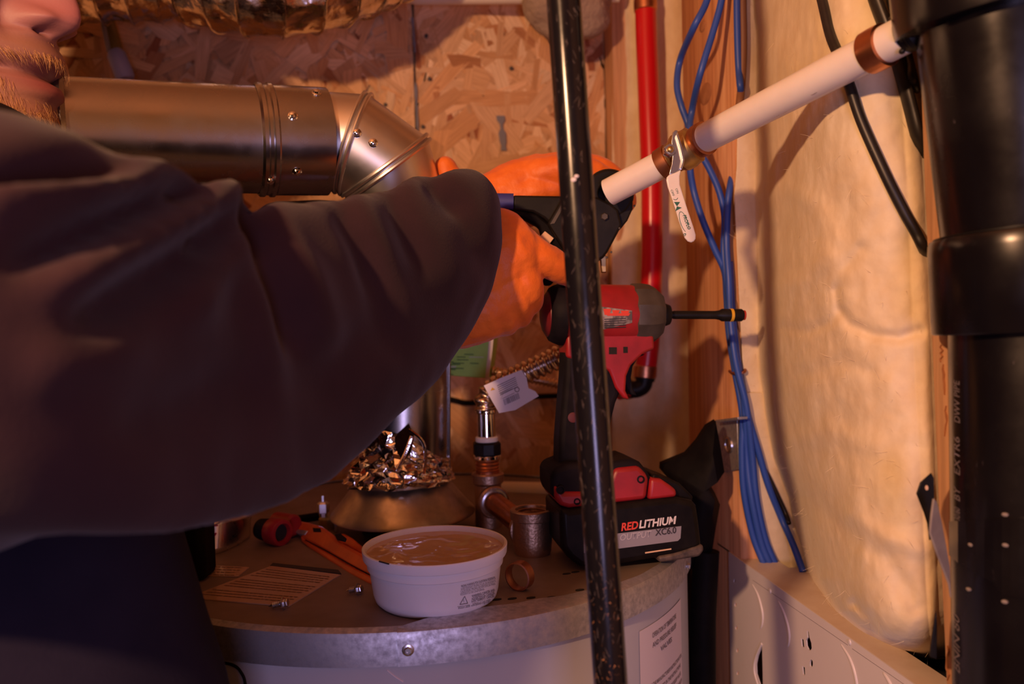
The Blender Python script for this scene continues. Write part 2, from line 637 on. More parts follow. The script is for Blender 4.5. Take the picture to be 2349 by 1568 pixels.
M['hair'] = mat('ginger_hair', (0.66, 0.36, 0.14), 0.45)
M['blue_grip'] = mat('blue_grip', (0.03, 0.035, 0.22), 0.5)
M['green'] = mat('green_card', (0.50, 0.80, 0.12), 0.5, col2=(0.34, 0.64, 0.10), scale=14)
M['green_dark'] = mat('dark_green_print', (0.04, 0.16, 0.02), 0.55)
M['green_pale'] = mat('pale_green_print', (0.55, 0.66, 0.45), 0.55)
M['white_card'] = mat('white_card', (0.78, 0.68, 0.60), 0.6)
M['tag'] = mat('paper_tag', (0.84, 0.80, 0.86), 0.6)
M['blue_dull'] = mat('dull_blue_sleeve', (0.26, 0.29, 0.58), 0.5)
M['olive'] = mat('olive_cable', (0.20, 0.14, 0.03), 0.5)
M['grey_strap'] = mat('grey_strap', (0.30, 0.26, 0.22), 0.7, col2=(0.22, 0.18, 0.16), scale=60)
M['sticker'] = mat('cream_sticker', (0.72, 0.48, 0.30), 0.6)
M['wad'] = mat('shaded_insulation', (0.40, 0.30, 0.22), 0.95, col2=(0.30, 0.21, 0.15), scale=30, bump=0.6, bscale=120, bdist=0.005)  # shadow on the wad is put into its grey-brown base colour
M['wire_grey'] = mat('grey_wire', (0.30, 0.28, 0.28), 0.5)
M['pink_ink'] = mat('pink_print', (0.60, 0.08, 0.26), 0.4)
M['bright_foil'] = mat('bright_foil_sheet', (0.80, 0.76, 0.78), 0.22, 1.0, rough2=0.3, scale=30, bump=0.05)
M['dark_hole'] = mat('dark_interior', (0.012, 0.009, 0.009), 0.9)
M['olive_brass'] = mat('dirty_brass', (0.42, 0.36, 0.16), 0.5, 0.6, col2=(0.25, 0.2, 0.1), scale=60)

# ================================================================== ROOM
fl = MB()
fl.abox((-2.2, -1.6, -0.1), (1.2, 1.4, 0.0))
tag_o = obj('floor', fl, M['concrete'], kind='structure')

wb = MB()
wb.abox((-1.7, WY + 0.012, 0.0), (0.47, WY + 0.05, 2.5))
wall_back = obj('wall_back', wb, M['dark_sheath'], kind='structure')
q = MB()
q.abox((-2.2, -1.75, 0), (1.3, -1.7, 2.5))
obj('wall_front', q, mat('block_wall', (.20, .19, .23), .9, col2=(.16, .15, .18), scale=6), kind='structure')
q = MB()
q.abox((-2.2, -1.7, 0), (-2.15, WY + .05, 2.5))
obj('wall_left', q, mat('plaster_wall', (.22, .20, .23), .9, col2=(.18, .16, .18), scale=5), kind='structure')
q = MB()
q.abox((-2.2, -1.75, 2.5), (1.3, WY + .05, 2.55))
obj('ceiling', q, M['stud'], kind='structure')
seam = BW(951, 160)
XS = seam.x
XE = BW(1392, 500).x
PAL = [((0.74, 0.47, 0.27), 5), ((0.70, 0.42, 0.22), 6), ((0.62, 0.34, 0.16), 5), ((0.82, 0.58, 0.37), 3), ((0.46, 0.21, 0.09), 2.6), ((0.34, 0.12, 0.05), 1.5), ((0.58, 0.35, 0.19), 3)]


def flakes(name, x0, x1, z0, z1, n, parent, seed):
    rnd = random.Random(seed)
    vs, fs, cols, uvs = [], [], [], []
    cs = [c for c, q in PAL]
    ws = [q for c, q in PAL]
    for i in range(n):
        cx, cz = rnd.uniform(x0 - .03, x1 + .03), rnd.uniform(z0, z1)
        l = rnd.uniform(0.030, 0.070) if rnd.random() < .55 else rnd.uniform(0.012, 0.035)
        wd = rnd.uniform(0.004, 0.017)
        c = V(rnd.choices(cs, ws)[0])
        if c.x < .5:
            l, wd = l * .6, wd * .7
        c = c * rnd.uniform(.86, 1.1)
        a = rnd.gauss(pi / 2, 0.75) if rnd.random() < .7 else rnd.uniform(0, pi)
        ca, sa = math.cos(a), math.sin(a)
        top = []
        k = rnd.choice((3, 4, 5))
        sk0, sk1 = rnd.uniform(-.5, .5), rnd.uniform(-.5, .5)
        taper = rnd.uniform(.1, 1.1)
        for j in range(k):
            u = -1 + 2 * j / (k - 1)
            top.append((u * l + sk0 * wd * (1 if j else -1), wd * (1 if u < .5 else taper) * rnd.uniform(.6, 1.15)))
        bot = []
        for j in range(k):
            u = 1 - 2 * j / (k - 1)
            bot.append((u * l - sk1 * wd, -wd * (1 if u > -.5 else taper) * rnd.uniform(.75, 1.1)))
        base = len(vs)
        
        y = WY - 0.0004 - i * .8e-6
        ou, ov = rnd.uniform(0, 9), rnd.uniform(0, 9)
        for u, v in top + bot:
            x = min(max(cx + u * ca - v * sa, x0 + rnd.uniform(0, .0015)), x1 - rnd.uniform(0, .0015))
            vs.append((x, y + 0.0003 * rnd.random(), cz + u * sa + v * ca))
            uvs.append((u + ou, v + ov))
        fs.append(tuple(range(base, base + 2 * k)))
        cols += [c] * (2 * k)
    me = bpy.data.meshes.new(name)
    me.from_pydata(vs, [], fs)
    ca_ = me.color_attributes.new('tint', 'FLOAT_COLOR', 'POINT')
    for d, c in zip(ca_.data, cols):
        d.color = (*c, 1)
    uv = me.uv_layers.new(name='grain')
    for lp, d in zip(me.loops, uv.data):
        d.uv = uvs[lp.vertex_index]
    o = finish(name, me, M['flake'], parent, 180)
    o['kind'] = 'stuff'
    return o


for k, (x0, x1) in enumerate(((-1.10, XS - 0.0013), (XS + 0.0013, XE))):
    b = MB()
    b.abox((x0, WY, 0.0), (x1, WY + 0.0118, 2.45))
    pn = obj('osb_panel', b, M['osb'], wall_back)
    flakes('wood_strands', x0, x1, 0.86, 2.12, 8200 if k == 0 else 4600, pn, 11 + k)
# blue chalk left along the joint and nail heads
for i, (a, b2) in enumerate([((946, 40), (952, 120)), ((953, 190), (958, 300)), ((1148, 265), (1156, 345))]):
    q = MB()
    p0, p1 = BW(*a, -0.0075), BW(*b2, -0.0075)
    rnd = random.Random(i)
    L_, R_ = [], []
    for j in range(9):
        c = p0.lerp(p1, j / 8)
        h = rnd.uniform(.0006, .0022) * (2.6 if i == 2 else 1)
        L_.append(c + V((-h, 0, 0)))
        R_.append(c + V((h, 0, 0)))
    q.prism(L_ + R_[::-1], V((0, 0.0008, 0)))
    obj('chalk_mark', q, M.get('chalk') or mat('blue_grey_chalk', (0.20, 0.20, 0.24), 0.9), wall_back)
nail = MB()
p = BW(978, 82, -0.0075)
for (a, b2) in ((978, 82), (985, 180), (1173, 156), (884, 240), (970, 290)):
    nl = MB()
    nl.lathe([(0.0005, 0.0022), (0.0022, 0.0018), (0.0026, 0.0), (0.0026, -0.003)], BW(a, b2, -0.0072), V((0, -1, 0)), 12)
    obj('nail_head', nl, M['tool_grey'], wall_back)

wr = MB()
wr.abox((0.425, -1.0, 0.0), (0.46, WY + 0.012, 2.5))
wall_right = obj('wall_right', wr, M['dark_sheath'], kind='structure')


def stud(y0, y1, m_, x0=WX, x1=0.425, z0=0.0, z1=2.5, seed=1, lean=0.0):
    b = MB()
    nz = 24
    rnd = random.Random(seed)
    ch = 0.003
    prof = [(x0, y0 + ch), (x0 + ch, y0), (x1, y0), (x1, y1), (x0 + ch, y1), (x0, y1 - ch)]
    rings = []
    for i in range(nz + 1):
        z = z0 + (z1 - z0) * i / nz
        j = rnd.uniform(-.0006, .0006)
        rings.append([V((x + (j if x < x0 + .01 else 0), y + lean * (z - 1.5), z)) for x, y in prof])
    b.rings(rings)
    return obj('stud', b, m_, wall_right, 50)


ys1a, ys1b = RW(1690, 600).y, RW(1572, 600).y
st1 = stud(ys1a, ys1b, M['stud_red'], seed=2)
ys2b, ys2a = RW(2126, 560).y, RW(2126, 560).y - 0.040
st2 = stud(ys2a, ys2b, M['stud'], seed=3, lean=.055)
# corner post and a strip of plate at the end of the OSB
b = MB()
b.abox((XE + 0.001, WY - 0.045, 0.0), (XE + 0.030, WY + 0.012, 2.5))
obj('stud', b, M['stud'], wall_right, 50)
for (kx, ky, s) in ((1618, 215, .011), (1612, 60, .006)):
    kk = MB()
    kk.lathe([(.0002, .0014), (s * .5, .0013), (s * .9, .0007), (s, 0), (s, -.003)], RW(kx, ky), V((-1, 0, 0)), 20, sx=1.5)
    obj('knot', kk, M['knot'], wall_right)
# checks (dark cracks) on the near stud
for i, (x, ya, yb) in enumerate(((2158, 790, 830), (2163, 835, 905), (2168, 930, 1000), (2160, 1240, 1300), (2172, 1480, 1560))):
    q = MB()
    rnd = random.Random(40 + i)
    A, B = [], []
    for j in range(7):
        c = RW(x + rnd.uniform(-3, 3), ya + (yb - ya) * j / 6, -0.0008)
        h = rnd.uniform(.0003, .0010) * math.sin(pi * (j + .4) / 6.8)
        A.append(c + V((0, -h, 0)))
        B.append(c + V((0, h, 0)))
    q.prism(A + B[::-1], V((0.001, 0, 0)))
    obj('crack', q, M['knot'], wall_right)

# ================================================================== INSULATION


def BAY(px, py, off):
    """a point in the stud bay, never inside the far stud"""
    p = RW(px, py, off)
    if p.y > ys1a - .005:
        p = hit(px, py, V((0, ys1a - .005, 0)), V((0, 1, 0)))
    return p



def fbm(p, s, o=4):
    return noise.fractal(p * s, 1.0, 2.1, o)


bl = [(-120, 1694), (200, 1692), (380, 1690), (450, 1684), (700, 1696), (850, 1704), (950, 1722), (1050, 1752), (1140, 1800), (1240, 1828), (1330, 1850), (1400, 1888), (1450, 1950), (1490, 2040), (1512, 2142)]
folds_p = [([(1916, 668), (1922, 705), (1948, 742), (2000, 768), (2060, 775), (2108, 762)], -.0045, 14), ([(1922, 650), (1932, 620), (1960, 590), (1972, 570)], -.0025, 14), ([(1800, 752), (1850, 760), (1900, 742), (1925, 715)], -.003, 14),
           ([(1772, 1170), (1812, 1210), (1832, 1280), (1856, 1350)], -.006, 20), ([(1866, 1320), (1895, 1390), (1940, 1440), (1990, 1476)], -.009, 13), ([(1890, 1330), (1920, 1380), (1975, 1425)], .006, 18),
           ([(1735, 80), (1748, 300), (1760, 520)], -.009, 34), ([(1722, 560), (1735, 740), (1748, 900)], -.007, 26), ([(1762, 950), (1790, 1060), (1812, 1130)], -.005, 24), ([(1880, 1165), (1960, 1230), (2040, 1290), (2100, 1390)], -.004, 24), ([(1950, 1180), (2030, 1230), (2110, 1260)], .003, 20),
           ([(2040, 880), (2080, 950), (2120, 990)], .003, 28), ([(1780, 660), (1850, 640), (1890, 590)], .003, 22), ([(1830, 1010), (1900, 990), (2000, 1020)], .003, 26), ([(1960, 1385), (1995, 1420), (2010, 1450)], -.009, 12), ([(1700, 960), (1745, 1080), (1790, 1190)], .004, 16),
           ([(1800, 430), (1870, 470), (1900, 540), (1880, 600)], .003, 24), ([(1850, 860), (1930, 830), (1990, 850)], -.0025, 20), ([(1800, 120), (1830, 200), (1815, 260)], .003, 26)]
folds = []
for pl_, am_, wd_ in folds_p:
    for a_, b_ in zip(pl_, pl_[1:]):
        folds.append((pl_, am_, wd_))
        break


def segdist(x, y, a, b):
    ax, ay = a
    bx, by = b
    dx, dy = bx - ax, by - ay
    t = max(0, min(1, ((x - ax) * dx + (y - ay) * dy) / (dx * dx + dy * dy)))
    return math.hypot(x - ax - t * dx, y - ay - t * dy)


def batt_point(u, v):
    py = -120 + v * (1512 + 120)
    xl = lerp_tab(bl, py)
    xr = lerp_tab([(-120, 2090), (150, 2102), (440, 2121), (560, 2127), (1050, 2146), (1400, 2152), (1512, 2148)], py)
    px = xl + (xr - xl) * u
    e = 1 - math.exp(-u / 0.10)
    vb = 1 - math.exp(-(1 - v) / 0.02)
    off = 0.055 - 0.075 * e * vb * (0.75 + 0.25 * math.sin(pi * min(1, u * 1.1))) + .014 * math.exp(-(1 - u) / .05) - .010 * math.exp(-((u - .6) / .3) ** 2) * (1 / (1 + math.exp((py - 650) / 90)))
    p = RW(px, py, off)
    n1 = fbm(p, 7, 2) * .0075 + fbm(V((p.x, p.y, p.z * .6)), 30, 3) * .0018
    n1 += 0.0006 * math.sin(260 * (p.z * .35 + p.y + .02 * noise.noise(p * 20))) * max(0, noise.noise(p * 11))
    for pl_, am, wd in folds:
        d = min(segdist(px, py, a, b) for a, b in zip(pl_, pl_[1:])) if abs(px - pl_[0][0]) < 260 else 999
        if d < 3 * wd:
            n1 += am * .6 * math.exp(-(d / wd) ** 2)
    n1 += fbm(p, 75, 2) * .0004
    off -= n1 * (0.35 + 0.65 * e)
    return BAY(px, py, off)


bt = MB()
bt.grid(batt_point, 150, 320)
nv0 = len(bt.v)
nu, nv = 150, 320
back = []
edge = [i for i in range(nu + 1)] + [(j + 1) * (nu + 1) - 1 for j in range(1, nv + 1)] + [nv * (nu + 1) + i for i in range(nu - 1, -1, -1)] + [j * (nu + 1) for j in range(nv - 1, 0, -1)]
for e in edge:
    p = bt.v[e]
    back.append(V((0.418, p.y + (.004 if p.y > ys1a - .006 else 0), p.z)))
bt.v += back
ne = len(edge)
for i in range(ne):
    j = (i + 1) % ne
    bt.f.append([edge[i], edge[j], nv0 + j, nv0 + i])
    bt.m.append(0)
bt.f.append([nv0 + i for i in range(ne)])
bt.m.append(0)
o = obj('insulation_batt', bt, M['batt'], sharp=180)
tag(o, 'large yellow glass-fibre insulation batt bulging between the studs above the white metal box', 'insulation')
# loose tufts along its edge
tf = MB()
rnd = random.Random(5)
for i in range(520):
    v = rnd.random()
    u = rnd.random() if i % 3 == 0 else rnd.uniform(0, .12)
    p = batt_point(u, v)
    d = V((-rnd.uniform(.2, 1), rnd.uniform(-1, 1), rnd.uniform(-1, 1))).normalized() * rnd.uniform(.003, .010)
    q = V((-rnd.uniform(.0, .4), rnd.uniform(-1, 1), rnd.uniform(-1, 1))).normalized() * rnd.uniform(.001, .004)
    tf.tube([p, p + d * .5 + q * .3, p + d + q], [.00010, .00008, .00004], 3)
obj('loose_fibres', tf, M['batt'], o, kind='stuff')

# a lower piece of batt behind the cables


def batt2(u, v):
    py = 900 + v * 420
    xl = lerp_tab([(900, 1698), (1000, 1712), (1150, 1716), (1320, 1755)], py)
    xr = lerp_tab([(900, 1760), (1050, 1800), (1150, 1850), (1320, 1900)], py)
    p = RW(xl + (xr - xl) * u, py, 0.062)
    return BAY(xl + (xr - xl) * u, py, 0.066 - .018 * math.sin(pi * u) ** .6 - fbm(p, 22, 4) * .005) - V((0, .004, 0))


def back_grid(mb, nu, nv, vec):
    """close a grid sheet into a slab by a copy moved along vec"""
    n = len(mb.v)
    mb.v += [q_ + vec for q_ in mb.v]
    for f in list(mb.f):
        mb.f.append([n + i for i in f][::-1])
        mb.m.append(0)
    w1 = nu + 1
    ring_ = list(range(nu + 1)) + [(j + 1) * w1 - 1 for j in range(1, nv + 1)] + [nv * w1 + i for i in range(nu - 1, -1, -1)] + [j * w1 for j in range(nv - 1, 0, -1)]
    for a, b in zip(ring_, ring_[1:] + ring_[:1]):
        mb.f.append([a, b, n + b, n + a])
        mb.m.append(0)


b2_ = MB()
b2_.grid(batt2, 40, 90)
back_grid(b2_, 40, 90, V((.010, .003, 0)))
o = obj('insulation_offcut', b2_, M['batt'], sharp=60)
tag(o, 'narrow insulation offcut tucked behind the blue cables above the metal box', 'insulation')


def batt3(u, v):
    py = -160 + v * 1350
    xl, xr = 1404, 1588
    px = xl + (xr - xl) * u
    d = 1.10 - .10 * u ** 1.7
    p = K(px, py, d)
    return K(px, py, d + fbm(p, 14, 4) * .006 + .003 * math.sin(u * 17 + 2 * noise.noise(p * 6)))


b3_ = MB()
b3_.grid(batt3, 70, 160)
back_grid(b3_, 70, 160, V((.012, .012, 0)))
o = obj('insulation_batt', b3_, M['batt'], sharp=60)
tag(o, 'narrow pale insulation batt in the corner behind the red pipe', 'insulation')

# ================================================================== WATER HEATER
wh = thing('water_heater', 'grey water heater tank with a galvanised rim, cluttered with fittings on top', 'water heater', (TC.x, TC.y, 0))
A0 = V((TC.x, TC.y, 0))


def cyl(px, py, r):
    """ray against the tank cylinder, near side"""
    d = K(px, py, 1) - CAM
    o_ = CAM - A0
    a = d.x ** 2 + d.y ** 2
    b = 2 * (o_.x * d.x + o_.y * d.y)
    c = o_.x ** 2 + o_.y ** 2 - r * r
    t = (-b - math.sqrt(max(0, b * b - 4 * a * c))) / (2 * a)
    return CAM + d * t


def cyl_uv(px, py, r):
    p = cyl(px, py, r)
    return math.atan2(p.y - TC.y, p.x - TC.x), p.z


def cyl_p(a, z, r):
    return V((TC.x + r * math.cos(a), TC.y + r * math.sin(a), z))


RJ = 0.2665
j = MB()
j.lathe([(RJ - .01, 0.03), (RJ, 0.04), (RJ, TZ - 0.004), (RJ - .004, TZ - .002)], A0, ZW, 160)
obj('jacket', j, M['tank'], wh, 40)
j = MB()
j.lathe([(RJ - .003, TZ - 0.006), (RJ - .003, TZ - .0005), (.24, TZ), (.15, TZ), (0.001, TZ)], A0, ZW, 128)
obj('top_lid', j, M['lid'], wh, 40)
for a in (0.6, 2.2, 3.8, 5.4):
    f_ = MB()
    f_.lathe([(.02, 0), (.02, .04)], cyl_p(a, 0, .2), ZW, 16)
    obj('foot', f_, M['black_metal'], wh)
# rim band: a left strip, and the overlapping strip with a wide bent flange
zt, zb = TZ + 0.0012, TZ - 0.0225
a_split = cyl_uv(912, 1490, TR)[0]
def band(a0, a1, r, fin, n=120, wob=0.0):
    mb = MB()
    rings = []
    for i in range(n + 1):
        a = a0 + (a1 - a0) * i / n
        fi = fin(a)
        wv = wob * noise.noise(V((a * 9, 3, 0)))
        rings.append([cyl_p(a, z, q) for q, z in ((r - fi, zt + .0012 + wv), (r - .003, zt + wv), (r - .0008, zt - .001), (r, zt - .0035), (r + wv * .3, zb), (r - .0012, zb), (r - .0016, zt - .004), (r - .003, zt - .0016), (r - fi, zt))])
    mb.rings(rings)
    return mb


obj('rim_band', band(a_split - pi * 1.1, a_split + .03, TR - .0012, lambda a: .006), M['galv'], wh, 40)
flt = [(0, .0035), (.03, .010), (.09, .020), (.22, .026), (.40, .024), (.52, .017), (.66, .010), (.9, .008), (7, .008)]
obj('rim_band', band(a_split, a_split + pi * 0.95, TR, lambda a: lerp_tab(flt, a - a_split), wob=.0012), M['galv'], wh, 40)


def screw_on(name, p, n, s, parent, m_, recess=True):
    q = MB()
    q.lathe([(s * 1.5, 0), (s * 1.5, s * .18), (s * 1.05, s * .35)], p, n, 24)
    o1 = obj(name, q, m_, parent, 40)
    q = MB()
    q.lathe([(s, 0), (s, s * .8), (s * .8, s * 1.0), (s * .45, s * 1.0), (s * .4, s * .7)], p, n, 6)
    obj('screw_head', q, m_, o1, 30)
    return o1


for (sx_, sy_) in ((936, 1490), (1576, 1297)):
    p = cyl(sx_, sy_, TR)
    n = V((p.x - TC.x, p.y - TC.y, 0)).normalized()
    screw_on('rim_screw', p, n, .0027, wh, M['steel'])
# warning label on the jacket (right) with its text
aL, zL = cyl_uv(1465, 1440, RJ)
aR, zR = cyl_uv(1560, 1378, RJ)
ztop = (zL + zR) / 2
zbot = ztop - 0.20
lb = MB()
rl = RJ + .0006
lb.grid(lambda u, v: cyl_p(aL + (aR - aL) * u, zbot + (ztop - zbot) * v, rl), 24, 2)
lo = obj('warning_label', lb, M['label'], wh, 60)
tl = MB()
rows = ["OPERATION OF TEMPERATURE", "AND PRESSURE RELIEF", "VALVES", "", "FOLLOW THE MANUFACTURER'S INSTRUCTIONS FOR", "VALVES. AS DIRECTED IN THE INSTRUCTIONS",
        "A TEMPERATURE AND PRESSURE RELIEF VALVE", "AS COMPLYING WITH THE STANDARD FOR RELIEF", "VALVES AND AUTOMATIC GAS SHUTOFF", "HOT WATER SUPPLY SYSTEMS, ANSI Z21.22 MUST", "BE INSTALLED AT THE TIME OF INSTALLATION", "WATER IN THE LOCATION SPECIFIED BY THE",
        "MANUFACTURER. LOCAL CODES SHALL", "GOVERN INSTALLATION."]
z = ztop - .011
for i, s_ in enumerate(rows):
    if s_:
        c0, c1 = (.22, .80) if i < 2 else ((.38, .66) if i == 2 else (.05, min(.97, .05 + .0225 * len(s_))))
        h = .0038 if i < 3 else .0030
        text(tl, s_, lambda u, v, z=z, h=h, c0=c0, c1=c1: cyl_p(aL + (aR - aL) * (c0 + (c1 - c0) * u), z + h * v, rl + .0004), bold=.02)
    z -= .0078 if i < 3 else .0072
    if i == 2:
        z -= .008
obj('label_text', tl, M['ink_grey'], lo, 180)
# access panel outline pressed into the jacket front
q = MB()
ang = [cyl_uv(x, y, RJ) for x, y in ((440, 1513), (500, 1518), (538, 1526), (556, 1545), (563, 1568), (566, 1620), (568, 1700))]
q.tube(smooth_path([cyl_p(a, z_, RJ) for a, z_ in ang], 8), .0011, 8)
obj('panel_bead', q, M['black_metal'], wh)
q = MB()
q.tube(smooth_path([cyl_p(*cyl_uv(x, y, RJ), RJ) for x, y in ((888, 1536), (905, 1550), (925, 1563))], 5), .0006, 6)
obj('scratch', q, M['label'], wh)
# laminated instruction labels on the lid


def lid_label(quad, name, head=None, rows=13, m_='paper', ink='ink_brown', seed=1):
    Q = [T(x, y, .0009) for x, y in quad]
    mb = MB()
    mb.prism(Q, V((0, 0, -.0008)))
    oo = obj(name, mb, M[m_], wh, 30)
    tx = MB()
    rnd = random.Random(seed)

    def at(u, v):
        return (Q[0] * (1 - u) + Q[1] * u) * (1 - v) + (Q[3] * (1 - u) + Q[2] * u) * v + V((0, 0, .0002))
    for r_ in range(rows):
        v = .10 + .78 * r_ / max(1, rows - 1)
        u = .05
        if r_ in (4, 9):
            continue
        while u < .93:
            l = rnd.uniform(.02, .07)
            e = min(u + l, .95)
            hh = .32 * .78 / rows
            tx.add([at(u, v), at(e, v), at(e, v + hh), at(u, v + hh)], [(0, 1, 2, 3)])
            u = e + .012
    t_ = obj('printed_lines', tx, M[ink], oo, 180, kind='stuff')
    return oo


lid_label(((622, 1297), (781, 1317), (662, 1389), (428, 1370)), 'instruction_label', seed=3)
lid_label(((330, 1288), (572, 1300), (546, 1321), (330, 1316)), 'instruction_label', rows=4, seed=4)
hd = MB()
hd.prism([T(x, y, .001) for x, y in ((626, 1290), (776, 1306), (783, 1315), (620, 1296))], V((0, 0, -.0008)))
obj('label_header', hd, M['ink'], wh)
# slots punched near the edge of the lid
for (x, y) in ((1140, 1375), (1175, 1373), (1218, 1371), (1265, 1370), (1310, 1370), (1330, 1353), (1300, 1316), (1320, 1312)):
    q = MB()
    q.lathe([(.0001, .0006), (.0035, .0006), (.0035, -.001)], T(x, y), ZW, 12, sx=.45, ref=V((1, .15, 0)))
    obj('lid_slot', q, M['dark_hole'], wh)

# ================================================================== DRAFT HOOD, FLUE
HC = K(925, 1178, 0.812)
hz = HC.z
hood = thing('draft_hood', 'dull metal draft hood like an upturned bowl on the tank top under the flue', 'draft hood', (HC.x, HC.y, TZ))
q = MB()
ho = V((HC.x, HC.y, hz))
q.lathe([(.0685, 0), (.0702, .0012), (.0695, .004), (.064, .010), (.055, .021), (.0490, .029), (.0462, .0315), (.0450, .0330), (.0442, .0330), (.0450, .030), (.053, .019), (.062, .009), (.0675, .002)], ho, ZW, 96, cap=False)
obj('skirt', q, M['hood'], hood, 40)
for a in (pi * 0.97, pi * 1.72, pi * 2.4):
    q = MB()
    p = ho + V((.066 * math.cos(a), .066 * math.sin(a), 0))
    q.box(V((p.x, p.y, (hz + TZ) / 2 + .001)), V((.0012, 0, 0)), V((0, .003, 0)), V((0, 0, (hz - TZ) / 2)))
    obj('leg', q, M['galv'], hood)
q = MB()
q.lathe([(.040, .0005), (.040, hz - TZ - .012), (.036, hz - TZ - .010)], V((HC.x, HC.y, TZ)), ZW, 40)
obj('flue_collar', q, M['black_metal'], hood)

fp = thing('flue_pipe', 'shiny metal flue pipe with a segmented elbow, running left behind the arm', 'pipe', K(925, 1100, .812))
RF = .0445
vtop = K(922, 640, .795)
q = MB()
q.tube([HC + ZW * .028, K(925, 900, .806), vtop], RF, 72, cap=False)
sl = obj('vertical_pipe', q, M['flue_dull'], fp)
q = MB()
q.tube([HC + ZW * .028 + V((0.0455, -.006, 0)), K(1031, 760, .795)], .0012, 8)
obj('lock_seam', q, M['flue_dull'], fp)
# elbow gores: mitred rings
EP = [K(716, 324, .757), K(810, 330, .760), K(886, 384, .766), K(916, 480, .780), vtop]
tgs = [(EP[1] - EP[0]).normalized()]
for i in range(1, 4):
    tgs.append(((EP[i] - EP[i - 1]).normalized() + (EP[i + 1] - EP[i]).normalized()).normalized())
tgs.append((EP[4] - EP[3]).normalized())


def mitre(i, r, seg_dir, n=72):
    """ring of a tube of radius r running along seg_dir cut by the plane at joint i"""
    t = seg_dir.normalized()
    e1 = (Fw - t * Fw.dot(t)).normalized()
    e2 = t.cross(e1)
    out = []
    for k in range(n):
        p = EP[i] + e1 * (r * math.cos(2 * pi * k / n)) + e2 * (r * math.sin(2 * pi * k / n))
        s_ = (EP[i] - p).dot(tgs[i]) / t.dot(tgs[i])
        out.append(p + t * s_)
    return out


for i in range(4):
    d = EP[i + 1] - EP[i]
    q = MB()
    a, b = mitre(i, RF, d), mitre(i + 1, RF, d)
    R4 = []
    for k in range(9):
        t_ = k / 8
        g = 1.0
        ring = [x.lerp(y, t_) for x, y in zip(a, b)]
        R4.append(ring)
    q.rings(R4, cap=False)
    obj('elbow_segment', q, M['flue'] if i < 3 else M['flue_dull'], fp, 60)
    if i < 3:
        c = sum(b, V()) / len(b)
        for s_ in (-1, 1):
            bead = [c + (p - c) * 1.022 + tgs[i + 1] * (.0026 * s_) for p in b]
            q = MB()
            q.tube(bead, .0019, 8, closed=True)
            obj('bead', q, M['flue'], fp)
# crimps where the elbow enters the sleeve
tdir = (EP[1] - EP[0]).normalized()
e1 = (Fw - tdir * Fw.dot(tdir)).normalized()
e2 = tdir.cross(e1)
q = MB()
rr_ = []
for k in range(5):
    s_ = k / 4
    rr_.append([EP[0] + tdir * (-.016 + .024 * s_) + (e1 * math.cos(2 * pi * j_ / 180) + e2 * math.sin(2 * pi * j_ / 180)) * (RF * .992 + (.0011 * math.sin(2 * pi * j_ / 180 * 45) if 0 < k < 4 else 0)) for j_ in range(180)])
q.rings(rr_, cap=False)
obj('crimped_end', q, M['flue'], fp, 60)
# horizontal run: sleeve and long pipe
HA, HB = K(746, 326, .752), K(150, 309, .668)
hd_ = (HB - HA).normalized()
q = MB()
RS = .0478
q.lathe([(RS - .0006, -.0), (RS, .0), (RS, .046), (RS + .0016, .0475), (RS + .0016, .0505), (RS, .052), (RS, .0545), (RS + .0014, .056), (RS + .0014, .059), (RS - .0006, .061), (RS - .0012, .061), (RS - .0012, 0.0)], HA, hd_, 80, cap=False)
obj('sleeve', q, M['flue_dull'], fp, 40)
LN = (HB - HA).length
q = MB()
q.lathe([(RS - .0016, .02), (RS - .0016, .06), (RS - .0022, LN - .003), (RS - .001, LN), (RS - .004, LN), (RS - .004, .02)], HA, hd_, 80, cap=False)
obj('horizontal_pipe', q, M['flue_dull'], fp, 40)
q = MB()
q.lathe([(RS + .002, LN - .004), (RS + .004, LN - .001), (RS + .002, LN + .003), (.002, LN + .004)], HA, hd_, 64)
obj('end_ring', q, M['flue_dull'], fp, 40)
# a lock seam on the pipe, and screws
for (sx_, sy_, d_) in ((681, 393, .70), (672, 266, .70), (726, 214, .705), (818, 305, .705), (856, 328, .715), (620, 412, .70)):
    p = K(sx_, sy_, d_)
    # push on to the pipe surface
    if sx_ < 760:
        ax_, base, rr2 = hd_, HA, RS
    else:
        ax_, base, rr2 = (EP[2] - EP[1]).normalized(), EP[1], RF
    dirr = p - CAM
    best = None
    for k in range(400):
        x = CAM + dirr * (0.9 + .3 * k / 400)
        y = x - base
        rad_ = (y - ax_ * y.dot(ax_)).length
        if rad_ < rr2:
            best = (x, (y - ax_ * y.dot(ax_)).normalized())
            break
    if best:
        q = MB()
        q.lathe([(.0042, -.001), (.0042, .0006), (.0032, .0012), (.0028, .0030), (.0016, .0036), (.0003, .0038)], best[0], best[1], 12)
        obj('screw', q, M['chrome'], fp)

